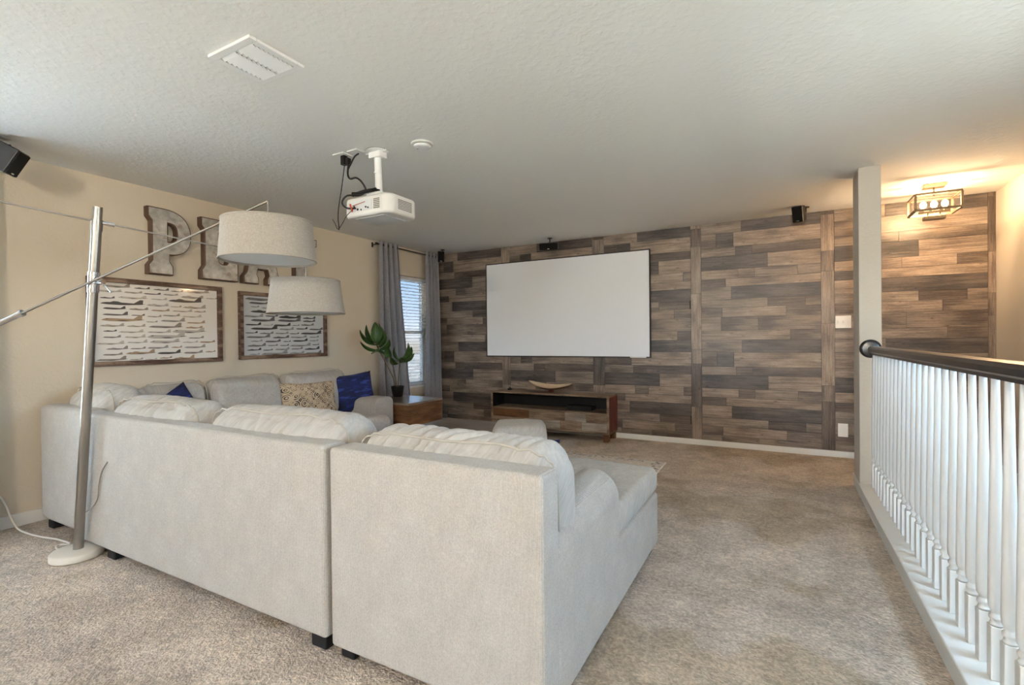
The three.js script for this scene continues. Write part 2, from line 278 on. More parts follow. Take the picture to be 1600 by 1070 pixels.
function curtain(label, zt0, zt1, zb0, zb1, folds, seed, yb = 0.02) {
  const t = thing('window_curtain', label, 'curtain', [XL + 0.105, 0, 0]);
  const nu = 110, nv = 40, pos = [], uv = [], idx = [], yt = 2.425;
  for (let j = 0; j <= nv; j++) for (let i = 0; i <= nu; i++) {
    const u = i / nu, v = j / nv, w = Math.pow(v, 1.25), z = lerp(lerp(zt0, zb0, w), lerp(zt1, zb1, w), u), a = lerp(0.036, 0.066, v);
    const ph = u * folds * Math.PI * 2 + 0.5 * Math.sin(v * 2.3 + seed) * v;
    pos.push(a * Math.sin(ph) + 0.012 * v * Math.sin(u * 9 + seed * 3 + v * 4), yt + (yb - yt) * v, z + 0.012 * Math.sin(ph * 2 + seed) * v); uv.push(u * 1.2, v * 2.4);
  }
  for (let j = 0; j < nv; j++) for (let i = 0; i < nu; i++) { const a = j * (nu + 1) + i; idx.push(a, a + 1, a + nu + 1, a + 1, a + nu + 2, a + nu + 1); }
  const g = new THREE.BufferGeometry(); g.setAttribute('position', new THREE.Float32BufferAttribute(pos, 3)); g.setAttribute('uv', new THREE.Float32BufferAttribute(uv, 2)); g.setIndex(idx); g.computeVertexNormals();
  mesh('cloth', g, M.curtain, t);
  for (let k = 0; k < folds * 2; k++) { const r = new THREE.TorusGeometry(0.021, 0.004, 8, 20); r.rotateY(Math.PI * 0.12 * (k % 2 ? 1 : -1)); r.translate(0, 2.385, lerp(zt0, zt1, (k + 0.5) / (folds * 2))); mesh('grommet', r, M.chrome, t); }
}
curtain('grey curtain panel behind the potted plant', -4.50, -4.84, -4.46, -5.10, 4, 1);
curtain('grey curtain panel next to the plank wall corner', -5.40, -5.70, -5.36, -5.73, 4, 2);
curtain('grey curtain panel by the nearer window close to the hanging speaker', -1.09, -0.80, -1.10, -0.74, 4, 3);
curtain('grey curtain panel on the viewer side of the nearer window', -0.06, 0.24, -0.12, 0.28, 4, 4);
function rod(label, z0, z1) {
  const t = thing('curtain_rod', label, 'curtain rod', [XL + 0.105, 2.385, 0]);
  mesh('rod', bar(V(0, 0, z0), V(0, 0, z1), 0.009), M.blackSatin, t);
  for (const z of [z0, z1]) mesh('finial', at(new THREE.CylinderGeometry(0.016, 0.016, 0.03, 14).rotateX(Math.PI / 2), 0, 0, z), M.blackSatin, t);
  for (const z of [z0 + 0.03, z1 - 0.03]) mesh('bracket', [bar(V(-0.105, 0, z), V(0, 0, z), 0.006), box(-0.105, -0.1, -0.03, 0.03, z - 0.012, z + 0.012)], M.blackSatin, t);
}
rod('black curtain rod above the window beside the plank wall', -5.735, -4.46); rod('black curtain rod above the nearer window', -1.06, 0.26);

// ------------------------------------------------------------------ sectional sofa
function cushion(w, h, d, o = {}) { // puffed box: w along x, h along y, d along z; origin in the middle of the bottom
  const n = o.n ?? 1, nx = Math.round(w / 0.016 * n), ny = Math.round(h / 0.018 * n), nz = Math.max(6, Math.round(d / 0.022 * n));
  let g = new THREE.BoxGeometry(2, 2, 2, nx, ny, nz); g.deleteAttribute('uv'); g.deleteAttribute('normal'); g = mergeVertices(g, 1e-5);
  const p = g.attributes.position, uv = new Float32Array(p.count * 2), e = o.e ?? 0.16, bulge = o.bulge ?? 0.06, wr = o.wrinkle ?? 0.008, s = o.seed ?? 1, f = o.freq ?? 17;
  for (let i = 0; i < p.count; i++) {
    let x = p.getX(i), y = p.getY(i), z = p.getZ(i);
    const hx = w / 2, hy = h / 2, hz = d / 2, r = Math.min(e, hz * 0.98, hy * 0.95);
    let X = x * hx, Y = y * hy, Z = z * hz;                               // rounded box
    const cx = clamp(X, -hx + r * 0.75, hx - r * 0.75), cy = clamp(Y, -hy + r, hy - r), cz = clamp(Z, -hz + r, hz - r), v = V(X - cx, Y - cy, Z - cz), L = v.length();
    if (L > 1e-6) { v.multiplyScalar(1 / Math.max(Math.abs(v.x) / (r * 0.75), Math.abs(v.y) / r, Math.abs(v.z) / r, 1e-6) / L * 1); const q = V(X - cx, Y - cy, Z - cz); const m = Math.max(Math.abs(q.x) / (r * 0.75), Math.abs(q.y) / r, Math.abs(q.z) / r); q.normalize(); X = cx + q.x * m * r * 0.75; Y = cy + q.y * m * r; Z = cz + q.z * m * r; }
    const bx = 1 - x * x, by = 1 - y * y;
    Z += Math.sign(z) * Math.abs(z) * bulge * Math.pow(bx, 0.6) * Math.pow(Math.max(0, by), 0.6);
    Y += (y > 0 ? y : 0) * (o.crown ?? 0.02) * Math.pow(bx, 0.5);
    const top = smooth(-0.1, 0.8, y), w1 = n3(X * f * 0.5 + 7, Y * 3 - Z * 3, Z * 3, s), w2 = n3(X * f * 1.7 - Y * 5, Y * 5, Z * 6 + 3, s + 5), cr = Math.pow(Math.abs(Math.sin(X * f * 2.6 + w1 * 4.5 + Y * 2)), 0.7) * 1.5 - 0.9 - Math.abs(w2) * 0.8, k = wr * top * (0.35 + 0.65 * Math.abs(n3(X * 4, Y * 2, Z * 2, s + 7) + 0.4));
    const nzr = V(X, (Y - 0) * 1.2, Z * 2).normalize();
    const disp = k * cr + 0.002 * n3(X * 7, Y * 7, Z * 7, s + 2) + (o.lump ?? 0.004) * n3(X * 2.4, Y * 2.6, Z * 3, s + 3);
    X += nzr.x * disp * 0.4; Y += nzr.y * disp; Z += nzr.z * disp;
    p.setXYZ(i, X, Y + hy, Z); uv[2 * i] = X + Z * 0.3; uv[2 * i + 1] = Y + Z * 0.8;
  }
  g.setAttribute('uv', new THREE.BufferAttribute(uv, 2)); g.computeVertexNormals(); return g;
}
function pipingLoop(w, h, z, e = 0.1) { // cord along the front or back edge of a boxed cushion
  const pts = []; const N = 56; for (let i = 0; i < N; i++) { const a = i / N * Math.PI * 2, c = Math.cos(a), s = Math.sin(a), q = 0.32; pts.push(V(Math.sign(c) * Math.pow(Math.abs(c), q) * (w / 2 - 0.004), h / 2 + Math.sign(s) * Math.pow(Math.abs(s), q) * (h / 2 - 0.002) + 0.006 * Math.sin(i * 2.1), z)); }
  return new THREE.TubeGeometry(new THREE.CatmullRomCurve3(pts, true), 120, 0.0042, 6, true);
}
function addCushion(parent, name, w, h, d, [x, y, z], turn, tilt, o) {
  const m = mesh(name, cushion(w, h, d, o), M.plush, parent); m.position.set(x, y, z); m.rotation.order = 'YXZ'; m.rotation.set(tilt, turn, 0);
  if (o.piping !== false) { mesh('piping', pipingLoop(w, h + 0.012, d * 0.32), M.piping, m); }
  return m;
}
function foot(parent, x, z, w = 0.07, y = 0.055) { mesh('foot', box(x - w / 2, x + w / 2, 0, y, z - w / 2, z + w / 2, 0.008, 1), M.blackFoot, parent); }
{ // chaise section: back to the viewer, arm on the right, long seat towards the screen
  const s = thing('sofa_chaise', 'cream ribbed chaise section of the sectional with rounded arm, nearest the railing', 'sofa', [-1.05, 0, -1.28]);
  const hw = 0.445;
  mesh('backrest', box(-hw, hw, 0.045, 0.798, -0.125, 0, 0.017, 3), M.fabric, s);
  mesh('seat_base', box(-hw, hw, 0.045, 0.33, -1.53, -0.115, 0.022, 3), M.fabric, s);
  { // arm with half-round top
    const sh = new THREE.Shape(); const r = 0.1; sh.moveTo(-r, 0.30); sh.lineTo(r, 0.30); sh.lineTo(r, 0.515); sh.absarc(0, 0.515, r, 0, Math.PI); sh.lineTo(-r, 0.30);
    const g = new THREE.ExtrudeGeometry(sh, { depth: 0.64, bevelEnabled: true, bevelSize: 0.014, bevelThickness: 0.014, bevelSegments: 3, curveSegments: 18 }); g.translate(hw - r - 0.013, 0, -0.76);
    mesh('arm', uvBox(g), M.fabric, s);
  }
  addCushion(s, 'seat_cushion', 0.888, 0.135, 0.78, [0, 0.328, -1.165], 0, 0, { e: 0.045, bulge: 0, crown: 0.012, wrinkle: 0.0, lump: 0.004, seed: 3, piping: false, n: 0.9 });
  mesh('seat_deck', box(-hw + 0.005, hw - 0.22, 0.325, 0.455, -0.79, -0.12, 0.02, 2), M.plush, s);
  addCushion(s, 'back_cushion', 0.87, 0.39, 0.28, [-0.005, 0.445, -0.262], 0, 0.06, { seed: 11, wrinkle: 0.02, freq: 17, e: 0.125, bulge: 0.045, n: 2.0 });
  for (const [x, z] of [[-hw + 0.06, -0.06], [hw - 0.06, -0.06], [-hw + 0.06, -1.45], [hw - 0.06, -1.45]]) foot(s, x, z);
}
{ // armless two-cushion section with its back to the viewer
  const s = thing('sofa_armless_section', 'cream ribbed two-cushion armless sofa section with its back to the viewer', 'sofa', [-2.56, 0, -1.28]);
  const hw = 1.035;
  mesh('backrest', box(-hw, hw, 0.055, 0.80, -0.125, 0, 0.02, 3), M.fabric, s);
  mesh('seat_base', box(-hw, hw, 0.055, 0.33, -0.95, -0.115, 0.022, 3), M.fabric, s);
  for (const [i, x] of [[0, -0.52], [1, 0.52]]) {
    addCushion(s, 'seat_cushion', 1.0, 0.15, 0.74, [x, 0.325, -0.60], 0, 0, { e: 0.06, bulge: 0, wrinkle: 0, lump: 0.006, seed: 21 + i, piping: false, n: 0.6 });
    addCushion(s, 'back_cushion', [0.86, 0.97][i], 0.425, 0.26, [[-0.50, 0.53][i], 0.445, -0.255], 0, 0.05, { seed: 31 + i * 5, wrinkle: 0.016, freq: 12, n: 1.8, e: 0.13, bulge: 0.05 });
  }
  for (const x of [-hw + 0.33, hw - 0.06]) for (const z of [-0.06, -0.88]) foot(s, x, z, 0.085);
}
{ // corner section
  const s = thing('sofa_corner', 'cream corner section of the sectional behind the floor lamp', 'sofa', [-3.93, 0, -1.31]);
  mesh('backrest', box(-0.32, 0.325, 0.055, 0.805, -0.14, 0, 0.045, 5), M.fabric, s);
  mesh('side_back', box(-0.34, -0.14, 0.055, 0.80, -0.93, -0.13, 0.03, 3), M.fabric, s);
  mesh('seat_base', box(-0.15, 0.325, 0.055, 0.33, -0.93, -0.13, 0.02, 2), M.fabric, s);
  addCushion(s, 'seat_cushion', 0.46, 0.15, 0.72, [0.09, 0.325, -0.56], 0, 0, { e: 0.06, bulge: 0, wrinkle: 0, seed: 41, piping: false, n: 0.6 });
  addCushion(s, 'back_cushion', 0.60, 0.46, 0.25, [0.02, 0.445, -0.275], -0.06, 0.05, { seed: 47, wrinkle: 0.017, freq: 12, n: 1.8, e: 0.13, bulge: 0.05 });
  addCushion(s, 'back_cushion', 0.46, 0.46, 0.2, [-0.07, 0.43, -0.70], Math.PI / 2, -0.14, { seed: 53, wrinkle: 0.004, freq: 9, e: 0.1, bulge: 0.05, crown: 0 });
  foot(s, -0.24, -0.06); foot(s, 0.18, -0.4); foot(s, -0.24, -0.87);
}
{ // section along the beige wall, facing the room
  const s = thing('sofa_end_section', 'cream sofa section against the beige wall with an arm by the plant', 'sofa', [-4.27, 0, -2.25]);
  const len = 1.56;                                   // runs towards the plank wall
  mesh('backrest', box(0, 0.2, 0.055, 0.80, -len, 0, 0.03, 3), M.fabric, s);
  mesh('seat_base', box(0.19, 0.98, 0.055, 0.33, -len, 0, 0.02, 3), M.fabric, s);
  { const sh = new THREE.Shape(); const r = 0.115; sh.moveTo(-r, 0.3); sh.lineTo(r, 0.3); sh.lineTo(r, 0.525); sh.absarc(r - 0.05, 0.565, 0.05, 0, Math.PI / 2); sh.lineTo(-r + 0.05, 0.615); sh.absarc(-r + 0.05, 0.565, 0.05, Math.PI / 2, Math.PI); sh.lineTo(-r, 0.3);
    const g = new THREE.ExtrudeGeometry(sh, { depth: 0.6, bevelEnabled: true, bevelSize: 0.012, bevelThickness: 0.012, bevelSegments: 3 }); g.rotateY(Math.PI / 2); g.translate(0.17, 0, -len + 0.115); mesh('arm', uvBox(g), M.fabric, s); }
  for (const [i, zc, w] of [[0, -0.33, 0.64], [1, -0.98, 0.64]]) addCushion(s, 'seat_cushion', w, 0.15, 0.82, [0.61, 0.325, zc], Math.PI / 2, 0, { e: 0.06, bulge: 0, wrinkle: 0, lump: 0.006, seed: 51 + i, piping: false, n: 0.6 });
  for (const [i, zc, w] of [[0, -0.33, 0.64], [1, -1.03, 0.72]]) addCushion(s, 'back_cushion', w, 0.47, 0.2, [0.27, 0.43, zc], Math.PI / 2, -0.14, { seed: 61 + i * 3, wrinkle: 0.004, freq: 9, e: 0.1, bulge: 0.05, crown: 0 });
  foot(s, 0.07, -len + 0.06); foot(s, 0.9, -len + 0.06); foot(s, 0.9, -0.06);
}
// throw pillows
function pillow(name, label, w, h, d, pos, [rx, ry, rz], mat, seed) {
  const nx = 34, ny = 34; let g = new THREE.BoxGeometry(2, 2, 2, nx, ny, 8); g.deleteAttribute('uv'); g.deleteAttribute('normal'); g = mergeVertices(g, 1e-5);
  const p = g.attributes.position, uv = new Float32Array(p.count * 2);
  for (let i = 0; i < p.count; i++) {
    const x = p.getX(i), y = p.getY(i), z = p.getZ(i), ex = Math.pow(1 - Math.pow(Math.abs(x), 3), 0.7), ey = Math.pow(1 - Math.pow(Math.abs(y), 3), 0.7);
    const pull = 1 - 0.09 * (1 - y * y) * Math.abs(x), pull2 = 1 - 0.09 * (1 - x * x) * Math.abs(y), X = x * w / 2 * pull, Y = y * h / 2 * pull2, k = n3(X * 9, Y * 9, z * 2, seed) * 0.02 + Math.sin((X + Y) * 30 + seed) * 0.004;
    p.setXYZ(i, X, Y + h / 2, z * (d / 2 * ex * ey + 0.006) + k * ex * ey * Math.sign(z) * Math.abs(z)); uv[2 * i] = X; uv[2 * i + 1] = Y;
  }
  g.setAttribute('uv', new THREE.BufferAttribute(uv, 2)); g.computeVertexNormals();
  const t = thing(name, label, 'pillow', pos); t.rotation.order = 'YXZ'; t.rotation.set(rx, ry, rz);
  mesh('cover', g, mat, t);
  const N = 60, pts = []; for (let i = 0; i < N; i++) { const a = i / N * Math.PI * 2, c = Math.cos(a), s = Math.sin(a), q = 0.2, x = Math.sign(c) * Math.pow(Math.abs(c), q), y = Math.sign(s) * Math.pow(Math.abs(s), q); pts.push(V(x * w / 2 * (1 - 0.09 * (1 - y * y) * Math.abs(x)), h / 2 + y * h / 2 * (1 - 0.09 * (1 - x * x) * Math.abs(y)), 0)); }
  mesh('seam_piping', new THREE.TubeGeometry(new THREE.CatmullRomCurve3(pts, true), 120, 0.005, 6, true), mat, t);
}
const blueTex = dataTex(256, 256, (u, v) => { const a = fbm(u, v, 6, 701, 4, 1, 2), b = fbm(u, v, 60, 707, 2), k = 0.7 + 0.7 * (a - 0.5) + 0.25 * (b - 0.5), wl = smooth(0.62, 0.72, fbm(u, v, 5, 711, 3, 1, 4)) * 0.2; return [0.10 * k + wl * 0.5, 0.17 * k + wl * 0.6, 0.44 * k + wl]; }, true);
M.blue = phys({ map: rep(blueTex, 0.5), roughness: 0.8, sheen: 0.5, sheenColor: new THREE.Color(0.3, 0.4, 0.8), sheenRoughness: 0.4 });
const damask = dataTex(512, 512, (u, v) => { // scrolls of dark taupe on cream
  const wx = fbm(u, v, 6, 721, 2), wy = fbm(u, v, 6, 727, 2), a = Math.sin((u + 0.12 * wx) * Math.PI * 2 * 6) * Math.sin((v + 0.12 * wy) * Math.PI * 2 * 6), b = Math.sin(Math.hypot((u * 6 % 1) - 0.5, (v * 6 % 1) - 0.5) * 26 + wx * 7);
  const m = smooth(0.25, 0.4, b * 0.55 + a * 0.35 + (wx - 0.5) * 1.3), m2 = smooth(0.5, 0.6, fbm(u, v, 12, 733, 2)); return [lerp(0.80, lerp(0.26, 0.50, m2), m), lerp(0.72, lerp(0.24, 0.42, m2), m), lerp(0.60, lerp(0.23, 0.34, m2), m)];
}, true);
M.damask = std({ map: rep(damask, 0.42), roughness: 0.95 });
pillow('throw_pillow', 'deep blue velvet throw pillow against the arm by the plant', 0.40, 0.40, 0.15, [-3.79, 0.47, -3.63], [-0.2, Math.PI / 2 - 0.5, 0.12], M.blue, 3);
pillow('throw_pillow', 'cream and taupe scroll patterned throw pillow on the wall sofa', 0.58, 0.36, 0.15, [-3.82, 0.47, -3.10], [-0.3, Math.PI / 2 - 0.1, -0.03], M.damask, 5);
pillow('throw_pillow', 'blue throw pillow with only its peaked corner showing over the cushions', 0.40, 0.40, 0.15, [-3.80, 0.47, -2.03], [-0.22, Math.PI / 2, 0.5], M.blue, 8);
pillow('throw_pillow', 'dark blue throw pillow peeking out behind the chaise cushion', 0.34, 0.32, 0.12, [-0.955, 0.47, -1.80], [-0.1, 0.0, 0.0], M.blue, 9);

// ------------------------------------------------------------------ floor lamp with two crossing arms
{
  const base = V(-3.475, 0, -1.225), t = thing('floor_lamp', 'brushed steel crane floor lamp with two linen drum shades behind the sofa', 'lamp', [base.x, 0, base.z]);
  const L = (x, y, z) => V(x - base.x, y, z - base.z);
  mesh('base', lathe([[0, 0], [0.115, 0], [0.12, 0.006], [0.12, 0.034], [0.112, 0.044], [0.05, 0.048], [0, 0.048]], 48), M.lampBase, t);
  const p0 = L(-3.478, 0.045, -1.222), p1 = L(-3.275, 1.948, -1.262), on = (y) => p0.clone().lerp(p1, (y - 0.045) / (1.948 - 0.045));
  p0.copy(L(-3.468, 0.045, -1.228)); p1.copy(L(-3.195, 1.93, -1.238));
  mesh('pole', [bar(p0, on(1.82), 0.0235, 0.0235, 28)], M.steel, t);
  mesh('pole_top', [bar(on(1.82), on(1.88), 0.026, 0.026, 28), bar(on(1.88), p1, 0.0215, 0.0215, 28)], M.steel, t);
  const cl = on(1.545); mesh('clamp', [bar(on(1.49), on(1.60), 0.027, 0.027, 28), bar(cl.clone().add(V(0.02, 0, -0.01)), cl.clone().add(V(0.06, 0, -0.02)), 0.015), bar(cl.clone().add(V(0.05, 0.0, -0.02)), cl.clone().add(V(0.12, -0.06, -0.03)), 0.004)], M.chrome, t);
  // arm A: counterweight - clamp - tip - drop - shade
  const tipA = L(-2.476, 1.975, -1.73), cA = cl.clone().add(V(0.035, 0, 0.02)), dA = tipA.clone().sub(cA), endA = cA.clone().addScaledVector(dA, -0.50), wA = cA.clone().addScaledVector(dA, -0.385);
  mesh('arm', [bar(wA, tipA, 0.007, 0.006, 12)], M.steel, t); mesh('counterweight', [bar(endA, wA, 0.014, 0.014, 18), bar(wA, wA.clone().addScaledVector(dA, 0.012), 0.018, 0.018, 18)], M.chrome, t);
  mesh('drop_rod', [bar(tipA, tipA.clone().add(V(0.004, -0.115, 0)), 0.004)], M.steel, t);
  // arm B: thin arm through the pole top
  const cB = on(1.87).add(V(0.0, 0, 0)), tipB = L(-2.79, 1.715, -2.225), dB = tipB.clone().sub(cB), endB = cB.clone().addScaledVector(dB, -0.9);
  mesh('arm', [bar(endB, tipB, 0.0045, 0.0045, 10)], M.steel, t); mesh('arm_collar', [bar(cB.clone().addScaledVector(dB, 0.015), cB.clone().addScaledVector(dB, 0.07), 0.011)], M.chrome, t);
  mesh('drop_rod', [bar(tipB, tipB.clone().add(V(0, -0.11, 0)), 0.0035)], M.steel, t);
  function shade(c, r0, r1, h) {
    const s = mesh('shade', [lathe([[r0, h], [r1, 0], [r1 - 0.003, 0.001], [r0 - 0.003, h], [r0, h]], 72)], M.shade, t); s.position.copy(c);
    const p = s.geometry.attributes.position, uv = s.geometry.attributes.uv; for (let i = 0; i < uv.count; i++) uv.setXY(i, uv.getX(i) * 1.55, p.getY(i));
    mesh('rim', [at(new THREE.TorusGeometry(r1, 0.004, 6, 72).rotateX(Math.PI / 2), 0, 0.002, 0), at(new THREE.TorusGeometry(r0, 0.004, 6, 72).rotateX(Math.PI / 2), 0, h, 0)], M.shade, s);
    mesh('diffuser', lathe([[0, 0.01], [r1 - 0.006, 0.01], [r1 - 0.006, 0.014], [0, 0.014]], 64), M.shadeIn, s);
    mesh('spider', [bar(V(-r0 + 0.003, h - 0.012, 0), V(r0 - 0.003, h - 0.012, 0), 0.0025), bar(V(0, h - 0.012, -r0 + 0.003), V(0, h - 0.012, r0 - 0.003), 0.0025), bar(V(0, h - 0.02, 0), V(0, h + 0.01, 0), 0.012)], M.steel, s);
  }
  shade(L(-2.474, 1.645, -1.73), 0.23, 0.245, 0.213); shade(L(-2.79, 1.385, -2.225), 0.215, 0.245, 0.222);
  tag(mesh('power_cord', tube([[-3.60, 0.012, -1.215], [-3.68, 0.012, -1.205], [-3.74, 0.012, -1.23], [-3.70, 0.012, -1.27], [-3.85, 0.012, -1.265], [-4.0, 0.012, -1.235], [-4.15, 0.015, -1.215], [-4.27, 0.03, -1.205], [-4.34, 0.09, -1.195], [-4.375, 0.16, -1.185], [-4.39, 0.225, -1.16], [-4.396, 0.27, -1.12], [-4.398, 0.3, -1.05]], 0.0055, 80), M.cord), 'white lamp cord running over the carpet to the wall', 'cord');
  tag(mesh('thin_wire', tube([[-3.45, 0.245, -1.258], [-3.40, 0.27, -1.262], [-3.335, 0.33, -1.268], [-3.32, 0.42, -1.272], [-3.28, 0.50, -1.272], [-3.225, 0.55, -1.274]], 0.003, 50, 6), M.wire), 'thin grey wire curling down the sofa back beside the lamp pole', 'wire');
}

// ------------------------------------------------------------------ framed aircraft prints
function print(seed, w, h, bg, inks) {
  const c = document.createElement('canvas'); c.width = w; c.height = h; const x = c.getContext('2d'), r = mulberry(seed);
  x.fillStyle = bg; x.fillRect(0, 0, w, h);
  function plane(px, py, L, dir, ink) {
    x.save(); x.translate(px, py); x.scale(dir * L, L); x.fillStyle = ink; const k = 0.034 + r() * 0.02, fin = 0.12 + r() * 0.05, prop = r() < 0.35;
    x.beginPath(); x.moveTo(-0.5, 0.01); x.quadraticCurveTo(-0.44, -k, -0.28, -k); if (prop) { x.lineTo(-0.2, -k - 0.03); x.lineTo(-0.1, -k - 0.025); x.lineTo(-0.02, -k); } x.lineTo(0.27, -k * 0.75); x.lineTo(0.42, -fin); x.lineTo(0.5, -fin); x.lineTo(0.49, -k * 0.5); x.lineTo(0.5, -k * 0.1); x.quadraticCurveTo(0.2, k * 0.9, -0.05, k); x.lineTo(-0.32, k * 0.9); x.quadraticCurveTo(-0.46, k * 0.6, -0.5, 0.01); x.fill();
    x.fillStyle = 'rgba(24,22,20,0.5)'; x.beginPath(); x.moveTo(-0.16, k * 0.2); x.lineTo(0.06, k * 0.1); x.lineTo(0.2, k * 0.75); x.lineTo(-0.02, k * 0.85); x.closePath(); x.fill();
    x.beginPath(); x.moveTo(0.36, -k * 0.4); x.lineTo(0.54, -k * 0.5); x.lineTo(0.54, -k * 0.2); x.lineTo(0.38, -k * 0.05); x.closePath(); x.fill();
    x.fillStyle = 'rgba(30,30,34,0.7)'; x.fillRect(-0.4, -k * 0.75, 0.06, k * 0.4);
    x.restore();
  }
  const rowsN = 14; for (let j = 0; j < rowsN; j++) { let px = w * (0.02 + 0.08 * r()); while (px < w * 0.95) { const L = w * (0.09 + 0.13 * r() + (r() < 0.2 ? 0.12 : 0)); if (px + L > w * 1.0) break; plane(px + L / 2, h * ((j + 0.72) / rowsN + 0.02 * (r() - 0.5)), L, 1, inks[Math.floor(r() * inks.length)]); px += L * 1.06 + w * 0.02 * r(); } }
  const t = new THREE.CanvasTexture(c); t.colorSpace = THREE.SRGBColorSpace; return t;
}
const frameTex = woodTex(s255(150, 126, 104), s255(70, 46, 34), 801, 1.3); M.frameWood = std({ map: rep(frameTex, 0.6, 0.15), roughness: 0.6 });
function picture(label, z0, z1, y0, y1, tex) { // z0 is the end nearer the viewer
  const t = thing('framed_print', label, 'picture', [XL, (y0 + y1) / 2, (z0 + z1) / 2]), W = z0 - z1, Hh = y1 - y0, f = 0.036, d = 0.04;
  mesh('backing', box(0, 0.012, -Hh / 2 + 0.01, Hh / 2 - 0.01, -W / 2 + 0.01, W / 2 - 0.01), M.seam, t);
  const g = new THREE.PlaneGeometry(W - 2 * f + 0.01, Hh - 2 * f + 0.01); g.rotateY(Math.PI / 2); g.translate(0.0135, 0, 0); mesh('print', g, phys({ map: tex, roughness: 0.55, clearcoat: 1, clearcoatRoughness: 0.06 }), t);
  for (const s of [-1, 1]) { mesh('frame_rail', box(0, d, s > 0 ? Hh / 2 - f : -Hh / 2, s > 0 ? Hh / 2 : -Hh / 2 + f, -W / 2, W / 2, 0.004, 1), M.frameWood, t); mesh('frame_stile', box(0, d, -Hh / 2 + f, Hh / 2 - f, s > 0 ? W / 2 - f : -W / 2, s > 0 ? W / 2 : -W / 2 + f, 0.004, 1), M.frameWood, t); }
}
picture('large wood-framed print of warm grey aircraft in profile, left of the pair', -1.628, -2.60, 1.028, 1.692, print(5, 1200, 800, '#e6e0d8', ['#8d8478', '#a89c8c', '#5e564f', '#bdb2a3', '#a58a6c', '#4a4541', '#9a9389', '#b3aaa0', '#8a8279']));
picture('wood-framed print of dark military aircraft in profile, right of the pair', -2.762, -3.755, 1.034, 1.672, print(9, 1200, 800, '#c3c5c6', ['#3a3b3d', '#55565a', '#2a2a2c', '#6d6c6a', '#8b8b8a']));

// ------------------------------------------------------------------ metal wall letters
const zincTex = dataTex(256, 256, (u, v) => { const a = fbm(u, v, 10, 901, 4), b = fbm(u, v, 4, 907, 3), r = smooth(0.62, 0.75, fbm(u, v, 6, 911, 4)); const k = 0.72 + 0.3 * (a - 0.5) + 0.2 * (b - 0.5); return [lerp(k, 0.55, r * 0.5), lerp(k * 0.98, 0.45, r * 0.5), lerp(k * 0.94, 0.36, r * 0.5)]; }, true);
M.zinc = std({ map: rep(zincTex, 0.35), metalness: 0.35, roughness: 0.42 });
M.letterEdge = std({ color: 0x5a4334, roughness: 0.7 });
function letter(ch, label, z0, width, draw) { // z0: end nearer the viewer; drawn in a 1-high box, x to the right as seen
  const t = thing('metal_letter', label, 'letter', [XL + 0.002, 1.752, z0], Math.PI / 2, 'metal letters over the prints'), S = 0.525;
  const mk = (grow) => { const s = draw(); const k = (pts) => pts.map((p) => new THREE.Vector2(p.x * S, p.y * S)); const e = s.extractPoints(10); const o = new THREE.Shape(k(e.shape)); for (const h of e.holes) o.holes.push(new THREE.Path(k(h))); return o; };
  const b = new THREE.ExtrudeGeometry(mk(), { depth: 0.055, bevelEnabled: true, bevelSize: 0.005, bevelThickness: 0.004, bevelSegments: 1 }); b.translate(0, 0, 0.004); mesh('edge', uvBox(b), M.letterEdge, t);
  const f = new THREE.ExtrudeGeometry(mk(), { depth: 0.003, bevelEnabled: true, bevelSize: -0.008, bevelOffset: -0.004, bevelThickness: 0.001, bevelSegments: 1 }); f.translate(0, 0, 0.0605); mesh('face', uvBox(f), M.zinc, t);
  void width; void ch;
}
const P2 = (s, pts) => pts.forEach(([x, y], i) => i ? s.lineTo(x, y) : s.moveTo(x, y));
letter('P', 'galvanised metal letter P with brown edge', -2.01, 0.31, () => {
  const s = new THREE.Shape(); P2(s, [[0, 0], [0.33, 0], [0.33, 0.12], [0.285, 0.2], [0.285, 0.31]]); s.bezierCurveTo(0.48, 0.31, 0.6, 0.42, 0.6, 0.63); s.bezierCurveTo(0.6, 0.86, 0.46, 1, 0.22, 1); P2s(s, [[0, 1], [0, 0.87], [0.05, 0.8], [0.05, 0.2], [0, 0.13], [0, 0]]);
  const h = new THREE.Path(); h.moveTo(0.26, 0.5); h.lineTo(0.26, 0.80); h.bezierCurveTo(0.38, 0.80, 0.4, 0.74, 0.4, 0.65); h.bezierCurveTo(0.4, 0.55, 0.38, 0.5, 0.26, 0.5); s.holes.push(h); return s;
});
function P2s(s, pts) { pts.forEach(([x, y]) => s.lineTo(x, y)); }
letter('L', 'galvanised metal letter L with rust blotches beside the P', -2.415, 0.31, () => {
  const s = new THREE.Shape(); P2(s, [[0, 0], [0.6, 0], [0.6, 0.42], [0.45, 0.42], [0.43, 0.3]]); s.bezierCurveTo(0.42, 0.24, 0.28, 0.24, 0.27, 0.32); P2s(s, [[0.27, 0.78], [0.31, 0.86], [0.31, 1], [0, 1], [0, 0.87], [0.05, 0.8], [0.05, 0.22], [0, 0.14], [0, 0]]); return s;
});
letter('A', 'galvanised metal letter A mostly hidden by the lamp shade', -2.79, 0.36, () => {
  const s = new THREE.Shape(); P2(s, [[0, 0], [0.27, 0], [0.27, 0.1], [0.235, 0.16], [0.26, 0.27], [0.46, 0.27], [0.485, 0.16], [0.45, 0.1], [0.45, 0], [0.72, 0], [0.72, 0.12], [0.66, 0.2], [0.5, 1], [0.22, 1], [0.06, 0.2], [0, 0.12], [0, 0]]);
  const h = new THREE.Path(); P2(h, [[0.29, 0.43], [0.36, 0.74], [0.43, 0.43], [0.29, 0.43]]); s.holes.push(h); return s;
});
